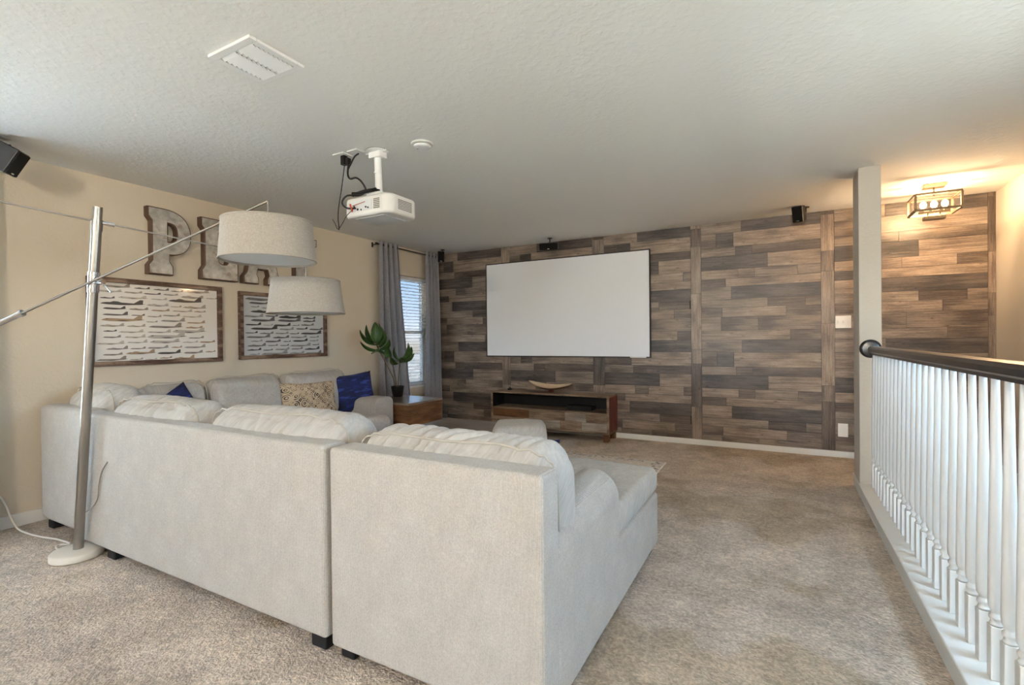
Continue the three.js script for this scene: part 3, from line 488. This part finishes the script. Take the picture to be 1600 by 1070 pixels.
letter('Y', 'galvanised metal letter Y showing only an arm past the lamp shade', -3.21, 0.38, () => {
  const s = new THREE.Shape(); P2(s, [[0.2, 0], [0.55, 0], [0.55, 0.12], [0.5, 0.2], [0.5, 0.42], [0.68, 0.82], [0.75, 0.88], [0.75, 1], [0.45, 1], [0.45, 0.9], [0.48, 0.84], [0.375, 0.58], [0.27, 0.84], [0.3, 0.9], [0.3, 1], [0, 1], [0, 0.88], [0.07, 0.82], [0.25, 0.42], [0.25, 0.2], [0.2, 0.12], [0.2, 0]]); return s;
});

// ------------------------------------------------------------------ projection screen, switch plates
{
  const t = thing('projection_screen', 'large white projection screen with thin black frame on the plank wall', 'screen', [-2.418, 0.965, ZF + 0.006]), w = 1.115, h = 1.262;
  mesh('screen_surface', box(-w + 0.008, w - 0.008, 0.008, h - 0.008, 0.004, 0.026), M.screen, t);
  for (const s of [-1, 1]) mesh('frame_stile', box(s > 0 ? w - 0.012 : -w, s > 0 ? w : -w + 0.012, 0, h, 0, 0.032, 0.003, 1), M.screenFrame, t);
  mesh('frame_rail', box(-w + 0.012, w - 0.012, h - 0.012, h, 0, 0.032, 0.003, 1), M.screenFrame, t); mesh('frame_rail', box(-w + 0.012, w - 0.012, 0, 0.012, 0, 0.032, 0.003, 1), M.screenFrame, t);
  mesh('corner_label', box(w - 0.24, w - 0.05, 0.001, 0.011, 0.032, 0.034), M.plasticWhite, t);
}
{
  const s = thing('light_switch', 'white three-gang light switch plate on the plank wall', 'switch', [0.554, 1.333, ZF + 0.0035]);
  mesh('plate', box(-0.065, 0.065, -0.062, 0.062, 0, 0.006, 0.003, 2), M.plasticWhite, s);
  for (const x of [-0.042, 0, 0.042]) { const m = mesh('toggle', box(x - 0.004, x + 0.004, -0.011, 0.011, 0.004, 0.014, 0.002, 1), M.white, s); m.name = 'toggle'; }
  const o = thing('wall_outlet', 'white power outlet low on the plank wall', 'outlet', [0.547, 0.27, ZF + 0.0035]);
  mesh('plate', box(-0.042, 0.042, -0.066, 0.066, 0, 0.006, 0.003, 2), M.plasticWhite, o);
  for (const y of [-0.024, 0.024]) mesh('socket', [at(new THREE.CylinderGeometry(0.016, 0.016, 0.004, 20).rotateX(Math.PI / 2).toNonIndexed(), 0, y, 0.007)], M.white, o);
}

// ------------------------------------------------------------------ media console, bowl, remote
{
  const gw = woodTex(s255(160, 140, 118), s255(96, 74, 56), 1001, 1.2), rw = woodTex(s255(122, 46, 30), s255(58, 22, 16), 1031, 1.2), lw = woodTex(s255(176, 166, 152), s255(120, 106, 92), 1061, 1.2);
  M.greyWood = std({ map: rep(gw, 0.9, 0.25), roughness: 0.5 }); M.redWood = std({ map: rep(rw, 0.9, 0.25), roughness: 0.4 }); M.paleWood = std({ map: rep(lw, 0.9, 0.25), roughness: 0.5 }); M.brownWood = std({ map: rep(woodTex(s255(140, 100, 66), s255(78, 48, 30), 1091, 1.1), 0.9, 0.25), roughness: 0.42 });
  const t = thing('media_console', 'low rustic wood media console with open shelf and reddish side below the screen', 'console', [-2.49, 0, -5.575]);
  const w = 0.785, zf = 0.165, zb = -0.165;
  mesh('top', box(-w, w, 0.512, 0.532, zb, zf, 0.003, 1), M.greyWood, t); mesh('bottom', box(-w, w, 0.09, 0.11, zb, zf, 0.003, 1), M.greyWood, t);
  for (const s of [-1, 1]) { const x = s * (w - 0.012); for (let k = 0; k < 4; k++) mesh('side_plank', (() => { const z0 = zb + 0.0825 * k, g = box(x - 0.012, x + 0.012, 0.11, 0.512, z0 + 0.001, z0 + 0.0815, 0.002, 1), uv = g.attributes.uv; for (let i = 0; i < uv.count; i++) uv.setXY(i, uv.getY(i) + k * 0.37, uv.getX(i) + k * 0.21); return g; })(), M.redWood, t); }
  mesh('face_frame', [box(-w - 0.001, -w + 0.026, 0.09, 0.532, zf - 0.002, zf + 0.004), box(w - 0.026, w + 0.001, 0.09, 0.532, zf - 0.002, zf + 0.004)], M.greyWood, t);
  mesh('shelf', box(-w + 0.024, w - 0.024, 0.318, 0.334, zb, zf - 0.004), M.greyWood, t); for (const s of [-1, 1]) mesh('shelf_liner', box(s * (w - 0.026) - 0.0015, s * (w - 0.026) + 0.0015, 0.334, 0.512, zb + 0.012, zf - 0.003), M.black, t); mesh('back_panel', box(-w + 0.024, w - 0.024, 0.11, 0.512, zb, zb + 0.012), M.black, t);
  const xs = [-0.76, -0.3, 0.18, 0.45, 0.76]; for (let r = 0; r < 2; r++) for (let k = 0; k < 4; k++) { const sh = r ? 0.06 : 0, a = k ? xs[k] + sh : xs[0], b = k < 3 ? xs[k + 1] + sh : xs[4]; const g = box(a + 0.001, b - 0.001, 0.112 + 0.103 * r, 0.213 + 0.103 * r, zf - 0.018, zf - 0.001 + 0.003 * ((k + r) % 2), 0.002, 1), uv = g.attributes.uv; for (let i = 0; i < uv.count; i++) uv.setXY(i, uv.getX(i) + k * 0.3 + r, uv.getY(i) + k * 0.13 + r * 0.4); mesh('door_board', g, k < 1 && r ? M.brownWood : (k + r) % 2 ? M.paleWood : M.greyWood, t); }
  for (const x of [-w + 0.045, w - 0.045]) for (const z of [zb + 0.04, zf - 0.035]) mesh('leg', box(x - 0.03, x + 0.03, 0, 0.09, z - 0.03, z + 0.03, 0.004, 1), M.brownWood, t);
  tag(mesh('media_player', [box(-2.26, -1.95, 0.3355, 0.39, -5.66, -5.50, 0.004, 1)], M.black), 'black media player on the open console shelf', 'electronics');
  const bw = thing('wooden_bowl', 'pale boat-shaped wooden bowl on the media console', 'bowl', [-2.50, 0.533, -5.58]); const tilt = 0.22;
  const nu = 40, nv = 14, shell = (off) => { const g = new THREE.PlaneGeometry(1, 1, nu, nv), p = g.attributes.position; for (let i = 0; i < p.count; i++) { const u = p.getX(i) * 2, v = p.getY(i) * 2, wd = 0.075 * Math.pow(1 - Math.pow(Math.abs(u), 2.2), 0.75) + 0.006; p.setXYZ(i, u * 0.295, 0.022 + 0.075 * Math.pow(Math.abs(u), 2.0) + (u < 0 ? 0.02 * u * u : 0) + 0.03 * v * v * (1 - u * u) + off, v * wd); } g.computeVertexNormals(); return g.toNonIndexed(); };
  M.paleBowl = std({ map: rep(woodTex(s255(226, 206, 176), s255(186, 158, 124), 1121), 0.6, 0.2), roughness: 0.5, side: THREE.DoubleSide });
  mesh('bowl_inside', shell(0.009).rotateX(tilt).translate(0, 0.014, 0), M.paleBowl, bw); mesh('bowl_outside', shell(0).rotateX(tilt).translate(0, 0.014, 0), std({ map: rep(woodTex(s255(168, 118, 76), s255(100, 62, 40), 1131), 0.6, 0.2), roughness: 0.45, side: THREE.DoubleSide }), bw);
  mesh('bowl_foot', lathe([[0, 0], [0.04, 0], [0.034, 0.02], [0.028, 0.028], [0, 0.028]], 24), M.redWood, bw);
  const rm = thing('sensor_puck', 'small black device on the left end of the media console', 'electronics', [-3.10, 0.5325, -5.60]);
  mesh('housing', box(-0.028, 0.028, 0, 0.022, -0.02, 0.02, 0.006, 2), M.black, rm); mesh('top_knob', [at(new THREE.CylinderGeometry(0.01, 0.014, 0.016, 16).toNonIndexed(), 0, 0.03, 0)], M.black, rm);
}
// ------------------------------------------------------------------ end table, coffee table, ottoman, rug
M.tableTop = phys({ map: rep(woodTex(s255(160, 148, 138), s255(112, 100, 92), 1161, 0.8), 0.9, 0.25), roughness: 0.3, clearcoat: 1, clearcoatRoughness: 0.12 });
{
  const t = thing('end_table', 'brown wooden end table between the sofa arm and the curtains', 'table', [-3.64, 0, -4.15]), w = 0.32, d = 0.285;
  mesh('top', box(-w, w, 0.528, 0.552, -d, d, 0.004, 2), M.tableTop, t);
  for (const sx of [-1, 1]) for (const sz of [-1, 1]) mesh('leg', box(sx * (w - 0.035) - 0.03, sx * (w - 0.035) + 0.03, 0, 0.528, sz * (d - 0.035) - 0.03, sz * (d - 0.035) + 0.03, 0.004, 1), M.brownWood, t);
  for (const s of [-1, 1]) { mesh('side_panel', box(s * (w - 0.022) - 0.008, s * (w - 0.022) + 0.008, 0.16, 0.528, -d + 0.06, d - 0.06), M.brownWood, t); mesh('end_panel', box(-w + 0.06, w - 0.06, 0.16, 0.528, s * (d - 0.022) - 0.008, s * (d - 0.022) + 0.008), M.brownWood, t); }
  mesh('shelf', box(-w + 0.03, w - 0.03, 0.14, 0.16, -d + 0.03, d - 0.03), M.brownWood, t);
}
{
  const t = thing('coffee_table', 'dark wooden coffee table with satin top inside the sectional', 'table', [-2.53, 0.012, -3.50]), w = 0.37, d = 0.46;
  mesh('top', box(-w, w, 0.382, 0.412, -d, d, 0.005, 2), M.tableTop, t);
  for (const sx of [-1, 1]) for (const sz of [-1, 1]) mesh('leg', box(sx * (w - 0.05) - 0.035, sx * (w - 0.05) + 0.035, 0, 0.382, sz * (d - 0.05) - 0.035, sz * (d - 0.05) + 0.035, 0.004, 1), M.brownWood, t);
  for (const s of [-1, 1]) { mesh('apron', box(s * (w - 0.04) - 0.01, s * (w - 0.04) + 0.01, 0.30, 0.382, -d + 0.085, d - 0.085), M.brownWood, t); mesh('apron', box(-w + 0.085, w - 0.085, 0.30, 0.382, s * (d - 0.04) - 0.01, s * (d - 0.04) + 0.01), M.brownWood, t); }
  mesh('lower_shelf', box(-w + 0.03, w - 0.03, 0.12, 0.14, -d + 0.03, d - 0.03), M.brownWood, t);
}
{
  const t = thing('ottoman', 'small cream upholstered ottoman beside the coffee table', 'ottoman', [-1.83, 0.012, -3.46], 0.45);
  mesh('base', box(-0.21, 0.21, 0.05, 0.34, -0.21, 0.21, 0.02, 2), M.fabric, t);
  addCushion(t, 'top_cushion', 0.43, 0.17, 0.43, [0, 0.335, 0], 0, 0, { e: 0.065, bulge: 0, wrinkle: 0, lump: 0.006, crown: 0.015, seed: 77, piping: false, n: 0.7 });
  for (const x of [-0.16, 0.16]) for (const z of [-0.16, 0.16]) foot(t, x, z, 0.05);
}
{
  const c = dataTex(1024, 1024, (u, v) => { const e = Math.min(u, 1 - u, v, 1 - v), n = fbm(u, v, 90, 1201, 2), b = fbm(u, v, 150, 1207, 2), sp = smooth(0.57, 0.66, fbm(u, v, 110, 1211, 3)), band = smooth(0.006, 0.01, e) * (1 - smooth(0.045, 0.055, e)); const k = 0.86 + 0.1 * (n - 0.5); const m = clamp(sp * band * 0.55 + 0.08 * smooth(0.6, 0.7, b)); return [lerp(k, 0.28, m), lerp(k * 0.975, 0.25, m), lerp(k * 0.94, 0.24, m)]; }, true);
  const g = box(-3.22, -0.945, 0.0, 0.012, -4.765, -2.86, 0.004, 1), uv = g.attributes.uv, p = g.attributes.position; for (let i = 0; i < uv.count; i++) uv.setXY(i, (p.getX(i) + 3.22) / 2.275, (p.getZ(i) + 4.765) / 1.905);
  tag(mesh('area_rug', g, std({ map: c, roughness: 1 })), 'cream area rug with dark speckled border in front of the sectional', 'rug');
}

// ------------------------------------------------------------------ potted plant
{
  const t = thing('potted_plant', 'broad-leaved plant in a small black pot on the end table', 'plant', [-3.86, 0.553, -4.30]);
  mesh('pot', lathe([[0, 0], [0.055, 0], [0.075, 0.115], [0.077, 0.12], [0.07, 0.12], [0.066, 0.1], [0, 0.1]], 36), M.black, t);
  mesh('soil', lathe([[0, 0.104], [0.067, 0.1005], [0.067, 0.098], [0, 0.098]], 24), std({ color: 0x2b211a, roughness: 1 }), t);
  const leafTex = dataTex(128, 256, (u, v) => { const vein = Math.exp(-Math.pow((u - 0.5) * 30, 2)) + 0.5 * Math.max(0, Math.cos((v * 9 - Math.abs(u - 0.5) * 5) * Math.PI * 2) - 0.8) * 3, n = fbm(u, v, 8, 1301, 3); const k = 0.85 + 0.4 * (n - 0.5); return [0.27 * k + vein * 0.10, 0.42 * k + vein * 0.10, 0.19 * k + vein * 0.05]; }, true);
  M.leaf = phys({ map: leafTex, roughness: 0.4, side: THREE.DoubleSide, transmission: 0.1, thickness: 0 }); M.stem = std({ color: 0x6a5a3a, roughness: 0.8 });
  const stems = [[[0, 0.1, 0], [-0.02, 0.3, 0.1], [-0.03, 0.5, 0.23], [-0.03, 0.62, 0.31]], [[0.01, 0.1, 0], [0.015, 0.28, -0.01], [0.02, 0.42, -0.03]], [[0, 0.1, 0.01], [-0.01, 0.32, 0.05], [0.0, 0.46, 0.12]]];
  for (const s of stems) mesh('stem', tube(s, 0.006, 24, 6), M.stem, t);
  function leaf(b, yaw, pitch, len, wid) {
    const g = new THREE.PlaneGeometry(1, 1, 8, 14), p = g.attributes.position;
    for (let i = 0; i < p.count; i++) { const u = p.getX(i) * 2, v = p.getY(i) + 0.5, w = wid * Math.pow(Math.sin(Math.PI * Math.pow(v, 0.8)), 0.75) * 0.5 + 0.004; p.setXYZ(i, u * w, v * len * Math.cos(v * 0.5), 0.03 * u * u * (w / wid) * 2 - len * 0.28 * v * v); }
    g.computeVertexNormals(); g.rotateX(pitch); g.rotateY(yaw); g.translate(...b); mesh('leaf', g, M.leaf, t);
  }
  // yaw 0 faces +z; pitch leans the blade away from upright
  const tip = [-0.03, 0.62, 0.31];
  leaf(tip, 0.9, 0.2, 0.25, 0.10); leaf(tip, 2.6, 0.45, 0.24, 0.10); leaf([-0.03, 0.6, 0.3], -0.35, 1.15, 0.27, 0.08); leaf([-0.03, 0.56, 0.27], 0.7, 2.05, 0.20, 0.14); leaf([-0.03, 0.6, 0.29], 3.4, 0.8, 0.24, 0.09); leaf([-0.03, 0.55, 0.26], 1.6, 1.25, 0.20, 0.12); leaf(tip, -0.1, 0.85, 0.25, 0.07); leaf([-0.03, 0.54, 0.25], -0.4, 1.45, 0.26, 0.09); leaf([-0.03, 0.57, 0.28], 2.0, 0.7, 0.22, 0.11);
  const t2 = [0.02, 0.42, -0.03];
  leaf(t2, 2.6, 0.75, 0.24, 0.12); leaf(t2, 0.8, 1.7, 0.22, 0.15); leaf([0.02, 0.4, -0.02], 1.9, 1.35, 0.22, 0.11); leaf(t2, -0.6, 0.7, 0.18, 0.09); leaf([0.02, 0.38, -0.02], 0.1, 1.4, 0.2, 0.10); leaf(t2, 3.1, 1.2, 0.26, 0.12); leaf([0.0, 0.46, 0.12], 0.4, 0.8, 0.16, 0.08);
}

// ------------------------------------------------------------------ speakers
function speaker(label, mount, bodyPos, [rx, ry, rz], [w, h, d], opts = {}) {
  const t = thing('wall_speaker', label, 'speaker', mount);
  const g = new THREE.Group(); g.name = 'cabinet'; g.position.set(bodyPos[0] - mount[0], bodyPos[1] - mount[1], bodyPos[2] - mount[2]); g.rotation.order = 'YXZ'; g.rotation.set(rx, ry, rz); t.add(g);
  mesh('housing', box(-w / 2, w / 2, -h / 2, h / 2, -d / 2, d / 2 - 0.006, 0.008, 2), M.blackSatin, g);
  mesh('grille', box(-w / 2 + 0.005, w / 2 - 0.005, -h / 2 + 0.005, h / 2 - 0.005, d / 2 - 0.008, d / 2, 0.003, 1), M.grille, g);
  mesh('badge', box(-0.014, 0.014, -h / 2 + 0.012, -h / 2 + 0.02, d / 2, d / 2 + 0.0015), M.chrome, g);
  const e = g.position.clone().add(V(0, 0, -d / 2 + 0.005).applyEuler(g.rotation)), top = opts.top ? g.position.clone().add(V(0, h / 2, 0).applyEuler(g.rotation)) : e;
  mesh('bracket', [lathe([[0, -0.008], [0.03, -0.008], [0.03, 0], [0, 0]], 20), bar(V(0, -0.005, 0), V(0, opts.top ? top.y : e.y * 0.9, 0), 0.007), bar(V(0, opts.top ? top.y + 0.003 : e.y * 0.9, 0), top, 0.008)], M.blackSatin, t);
}
speaker('black centre speaker hanging from the ceiling over the screen', [-2.475, H, -5.53], [-2.475, 2.335, -5.50], [0.28, 0.25, 0], [0.23, 0.085, 0.10], { top: true });
speaker('black bookshelf speaker tilted on the ceiling near the column', [0.235, H, -5.50], [0.175, 2.37, -5.44], [0.32, -0.35, -0.02], [0.095, 0.15, 0.10]);
speaker('small dark speaker in the corner over the curtain', [-4.06, H, -5.46], [-4.06, 2.34, -5.42], [0.25, 0.75, 0], [0.085, 0.145, 0.09]);
speaker('black speaker hanging at the left edge above the lamp counterweight', [-4.18, H, -1.08], [-4.08, 2.325, -1.115], [0.5, 2.5, 0.05], [0.13, 0.16, 0.17], { top: true });

// ------------------------------------------------------------------ projector
{
  const c = [-2.305, 2.06, -2.43], t = thing('projector', 'white projector hanging from a ceiling mount with dark cables', 'projector', [-2.30, H, -2.40]);
  const L = (x, y, z) => [x + 2.30, y - H, z + 2.40];
  const sh = new THREE.Shape(); { const w = 0.2, d = 0.145, r = 0.065; sh.moveTo(-w + r, -d); sh.lineTo(w - r, -d); sh.absarc(w - r, -d + r, r, -Math.PI / 2, 0); sh.lineTo(w, d - r); sh.absarc(w - r, d - r, r, 0, Math.PI / 2); sh.lineTo(-w + r, d); sh.absarc(-w + r, d - r, r, Math.PI / 2, Math.PI); sh.lineTo(-w, -d + r); sh.absarc(-w + r, -d + r, r, Math.PI, Math.PI * 1.5); }
  const g = new THREE.ExtrudeGeometry(sh, { depth: 0.082, bevelEnabled: true, bevelSize: 0.02, bevelOffset: -0.02, bevelThickness: 0.022, bevelSegments: 5, curveSegments: 14 }); g.rotateX(-Math.PI / 2); g.translate(c[0] + 2.30, c[1] - H - 0.041, c[2] + 2.40);
  const body = mesh('body', uvBox(g), M.plastic, t);
  const panel = std({ color: 0xd9dad8, roughness: 0.5 }), dk = std({ color: 0x77746d, roughness: 0.7 });
  mesh('rear_panel', [box(-0.145, 0.06, -0.032, 0.034, 0.141, 0.147, 0.002, 1)].map((q) => at(q, c[0] + 2.3, c[1] - H, c[2] + 2.4)), panel, body);
  for (const [x, y, r] of [[-0.06, -0.02, 0.007], [-0.03, -0.025, 0.005], [0.01, -0.012, 0.006], [0.03, -0.018, 0.005], [-0.09, 0.0, 0.006]]) mesh('port', at(new THREE.CylinderGeometry(r, r, 0.004, 14).rotateX(Math.PI / 2).toNonIndexed(), c[0] + 2.3 + x, c[1] - H + y, c[2] + 2.4 + 0.148), M.black, body);
  mesh('rear_vent', [0, 1, 2, 3, 4, 5].map((k) => at(box(0.075, 0.125, -0.03 + k * 0.011, -0.024 + k * 0.011, 0.1445, 0.1475), c[0] + 2.3, c[1] - H, c[2] + 2.4)), dk, body);
  mesh('side_vent', [0, 1, 2, 3, 4, 5, 6].map((k) => at(box(0.198, 0.2015, -0.03 + k * 0.0095, -0.025 + k * 0.0095, -0.07, 0.06), c[0] + 2.3, c[1] - H, c[2] + 2.4)), dk, body);
  mesh('lens', [at(new THREE.CylinderGeometry(0.04, 0.044, 0.03, 28).rotateX(Math.PI / 2).toNonIndexed(), c[0] + 2.3 + 0.06, c[1] - H, c[2] + 2.4 - 0.15)], M.blackSatin, body);
  mesh('bottom_cover', [box(-0.13, 0.12, -0.066, -0.06, -0.1, 0.1, 0.003, 1)].map((q) => at(q, c[0] + 2.3, c[1] - H, c[2] + 2.4)), panel, body);
  mesh('mount_pole', [bar(V(0, -0.02, 0), V(0, -0.285, -0.01), 0.024, 0.024, 24), bar(V(0, -0.14, 0), V(0, -0.15, 0), 0.026, 0.026, 24)], M.plasticWhite, t);
  mesh('ceiling_plate', [lathe([[0, -0.012], [0.07, -0.012], [0.075, 0], [0, 0]], 36), box(-0.05, 0.05, -0.05, -0.01, -0.035, 0.035, 0.006, 2), box(-0.09, 0.09, -0.016, -0.008, -0.02, 0.02, 0.003, 1)], M.plasticWhite, t);
  mesh('mount_arm', [bar(V(0, -0.285, -0.01), V(-0.12, -0.318, 0.07), 0.008), bar(V(0, -0.285, -0.01), V(0.12, -0.318, 0.07), 0.008), bar(V(0, -0.285, -0.01), V(-0.12, -0.318, -0.1), 0.008), bar(V(0, -0.285, -0.01), V(0.13, -0.318, -0.1), 0.008), box(-0.06, 0.06, -0.296, -0.28, -0.06, 0.05, 0.003, 1)], M.plasticWhite, t);
  const wp = thing('ceiling_outlet', 'white ceiling outlet with black plug beside the projector mount', 'outlet', [-2.50, H, -2.335]);
  mesh('plate', box(-0.10, 0.0, -0.008, 0, -0.045, 0.045, 0.003, 1), M.plasticWhite, wp); mesh('plate', box(0.03, 0.12, -0.008, 0, -0.04, 0.04, 0.003, 1), M.plasticWhite, wp);
  mesh('plug', [box(-0.055, -0.02, -0.07, -0.008, -0.018, 0.018, 0.004, 1), box(-0.012, 0.012, -0.075, -0.03, -0.016, 0.016, 0.004, 1)], M.black, wp);
  const cab = (label, pts, r) => tag(mesh('cable', tube(pts, r, 70, 7), M.black), label, 'cable');
  cab('black power cable looping from the ceiling plug to the projector', [[-2.50, 2.37, -2.335], [-2.50, 2.30, -2.33], [-2.47, 2.265, -2.32], [-2.40, 2.255, -2.31], [-2.36, 2.22, -2.32], [-2.35, 2.17, -2.34], [-2.40, 2.148, -2.33], [-2.46, 2.14, -2.28], [-2.475, 2.09, -2.255], [-2.44, 2.055, -2.26], [-2.37, 2.045, -2.268]], 0.006);
  cab('thin black cable dangling from the ceiling plug past the projector', [[-2.535, 2.37, -2.335], [-2.54, 2.2, -2.31], [-2.545, 2.08, -2.29], [-2.53, 2.0, -2.27], [-2.515, 1.955, -2.262], [-2.505, 1.92, -2.255]], 0.003);
  cab('thin dark lead drooping in a loop from the back of the projector', [[-2.40, 2.04, -2.272], [-2.43, 2.0, -2.25], [-2.475, 1.95, -2.25], [-2.51, 1.925, -2.25], [-2.545, 1.965, -2.26], [-2.575, 2.0, -2.265]], 0.0022);
  cab('short black lead from the ceiling plate to the plug', [[-2.41, 2.425, -2.34], [-2.44, 2.41, -2.335], [-2.475, 2.37, -2.335], [-2.50, 2.34, -2.335]], 0.005);
  tag(mesh('cable_bundle', [tube([[-2.44, 2.15, -2.31], [-2.4, 2.158, -2.32], [-2.33, 2.168, -2.34], [-2.27, 2.173, -2.35]], 0.012, 30), tube([[-2.45, 2.156, -2.33], [-2.38, 2.17, -2.335], [-2.3, 2.176, -2.355], [-2.26, 2.168, -2.37]], 0.009, 30), tube([[-2.43, 2.158, -2.3], [-2.36, 2.153, -2.31], [-2.29, 2.168, -2.33]], 0.008, 30)], M.black), 'bundle of black cables tied on top of the projector', 'cable');
  const org = std({ color: 0xc4512e, roughness: 0.6 }); tag(mesh('cable_tie', [tube([[-2.415, 2.075, -2.268], [-2.405, 2.06, -2.262], [-2.395, 2.04, -2.264], [-2.405, 2.03, -2.27]], 0.006, 20), tube([[-2.40, 2.065, -2.272], [-2.34, 2.072, -2.272], [-2.29, 2.078, -2.272]], 0.002, 16)], org), 'orange strap on the cables behind the projector', 'cable tie');
}
// ------------------------------------------------------------------ ceiling detector and vent
{
  const d = thing('smoke_detector', 'round white detector on the ceiling right of the projector mount', 'detector', [-1.968, H, -2.448]);
  mesh('base_ring', lathe([[0, -0.012], [0.066, -0.012], [0.070, -0.006], [0.070, 0], [0, 0]], 48), M.plasticWhite, d); mesh('cover', lathe([[0, -0.03], [0.04, -0.0295], [0.052, -0.024], [0.056, -0.012], [0, -0.012]], 48), M.white, d); mesh('test_button', at(new THREE.CylinderGeometry(0.006, 0.006, 0.003, 14).toNonIndexed(), -0.03, -0.0305, 0.01), dkGrey(), d);
}
function dkGrey() { return std({ color: 0x8a8a88, roughness: 0.6 }); }
{
  const v = thing('ceiling_vent', 'white louvred air vent in the ceiling at upper left', 'vent', [-2.01, H, -1.363]), hx = 0.145, hz = 0.132, f = 0.034;
  mesh('backing', box(-hx + 0.01, hx - 0.01, -0.003, 0, -hz + 0.01, hz - 0.01), M.grille, v);
  mesh('frame', [box(-hx, hx, -0.014, 0, -hz, -hz + f, 0.004, 1), box(-hx, hx, -0.014, 0, hz - f, hz, 0.004, 1), box(-hx, -hx + f, -0.014, 0, -hz + f, hz - f, 0.004, 1), box(hx - f, hx, -0.014, 0, -hz + f, hz - f, 0.004, 1), box(-0.005, 0.005, -0.01, -0.002, -hz + f, hz - f)], M.white, v);
  const n = 9; for (const s of [-1, 1]) for (let k = 0; k < n; k++) { const g = box(-0.049, 0.049, -0.0008, 0.0008, -0.0125, 0.0125); g.rotateX(-0.5); const m = mesh('louvre', g, M.white, v); m.position.set(s * 0.0575, -0.0105, -hz + f + 0.009 + (2 * (hz - f) - 0.018) * k / (n - 1)); }
}

// ------------------------------------------------------------------ flush lights
function flushLight(label, x, z, cd, color, soft) {
  const t = thing('flush_light', label, 'ceiling light', [x, H, z]);
  const w = 0.145, d = 0.13, y0 = -0.225, y1 = -0.098, r = 0.0075;
  mesh('canopy', box(-0.075, 0.075, -0.026, 0, -0.06, 0.06, 0.004, 1), M.nickel, t);
  mesh('stem', [bar(V(0, -0.026, 0), V(0, y1 + 0.002, 0), 0.006)], M.nickel, t);
  const e = []; for (const y of [y0, y1]) { for (const s of [-1, 1]) { e.push(box(-w, w, y - r, y + r, s * d - r, s * d + r), box(s * w - r, s * w + r, y - r, y + r, -d + r, d - r)); } } for (const sx of [-1, 1]) for (const sz of [-1, 1]) e.push(box(sx * w - r, sx * w + r, y0 + r, y1 - r, sz * d - r, sz * d + r)); e.push(box(-w, w, y1 - 0.003, y1 + 0.003, -0.008, 0.008));
  mesh('cage_frame', e, M.nickel, t);
  for (const s of [-1, 1]) { mesh('glass_pane', box(-w + r, w - r, y0 + r, y1 - r, s * d - 0.0015, s * d + 0.0015), M.glass, t); mesh('glass_pane', box(s * w - 0.0015, s * w + 0.0015, y0 + r, y1 - r, -d + r, d - r), M.glass, t); }
  mesh('socket_bar', [box(-0.07, 0.07, -0.29, -0.262, -0.035, 0.035, 0.003, 1), bar(V(-0.04, -0.262, 0), V(-0.04, y0 + 0.01, 0), 0.004), bar(V(0.04, -0.262, 0), V(0.04, y0 + 0.01, 0), 0.004), box(-0.1, 0.1, y0 - 0.004, y0 + 0.006, -0.012, 0.012)], M.nickel, t);
  const em = std({ color: 0x000000, emissive: color.clone().multiplyScalar(1), emissiveIntensity: 9, roughness: 0.5 });
  for (const bx of [-0.07, 0, 0.07]) {
    mesh('bulb', [at(lathe([[0, -0.03], [0.012, -0.028], [0.022, -0.01], [0.024, 0.006], [0.018, 0.024], [0.007, 0.033], [0, 0.034]], 20), bx, -0.165, 0)], em, t);
    mesh('bulb_socket', [bar(V(bx, y0, 0), V(bx, -0.193, 0), 0.012)], M.nickel, t);
    const p = new THREE.PointLight(color, cd, 0, 2); p.position.set(bx, -0.165, 0); p.castShadow = true; p.shadow.radius = soft; p.name = 'bulb_light'; t.add(p);
  }
}
flushLight('lit rectangular glass flush light on the ceiling beyond the column', 1.133, -5.235, LAMP_HALL, LAMP_COLOR, 1.2);
flushLight('lit rectangular glass flush light on the ceiling behind the viewer', 0.1, 3.3, LAMP_ROOM, LAMP_COLOR_ROOM, 1.6);

// ------------------------------------------------------------------ stair railing
{
  const t = thing('stair_railing', 'stair railing of white turned balusters under a black handrail', 'railing', [0.603, 0, 0]);
  const sh = new THREE.Shape(); [[-0.022, 0], [0.022, 0], [0.022, 0.012], [0.03, 0.02], [0.031, 0.04], [0.024, 0.054], [0.008, 0.06], [-0.008, 0.06], [-0.024, 0.054], [-0.031, 0.04], [-0.03, 0.02], [-0.022, 0.012]].forEach(([x, y], i) => i ? sh.lineTo(x, y) : sh.moveTo(x, y));
  const g = new THREE.ExtrudeGeometry(sh, { depth: 4.40 + 1.75, bevelEnabled: false }); g.translate(0, 1.06, -4.40); mesh('handrail', uvBox(g), M.rail, t);
  mesh('rosette', [at(lathe([[0, 0], [0.068, 0], [0.068, 0.008], [0.06, 0.014], [0.05, 0.02], [0, 0.022]], 36).rotateX(Math.PI / 2), -0.012, 1.10, -4.419)], M.rail, t);
  const prof = [[0, 0.27], [0.0185, 0.27], [0.0165, 0.278], [0.013, 0.285], [0.0185, 0.293], [0.0185, 0.300], [0.0135, 0.308], [0.0135, 0.315], [0.019, 0.326], [0.0205, 0.345], [0.019, 0.5], [0.0145, 0.8], [0.0115, 1.0], [0.0105, 1.062], [0, 1.062]];
  const bg = mergeGeometries([lathe(prof, 18), box(-0.0185, 0.0185, 0.098, 0.27, -0.0185, 0.0185, 0.003, 1)].map((q) => { const o = new THREE.BufferGeometry(); for (const k of ['position', 'normal', 'uv']) o.setAttribute(k, q.attributes[k]); return o; }));
  for (let k = 0, z = -4.345; z < 1.7; k++, z += 0.107) { const m = new THREE.Mesh(bg, M.white); m.name = 'baluster'; m.castShadow = m.receiveShadow = true; m.position.z = z; t.add(m); }
}
renderer.render(scene, camera);
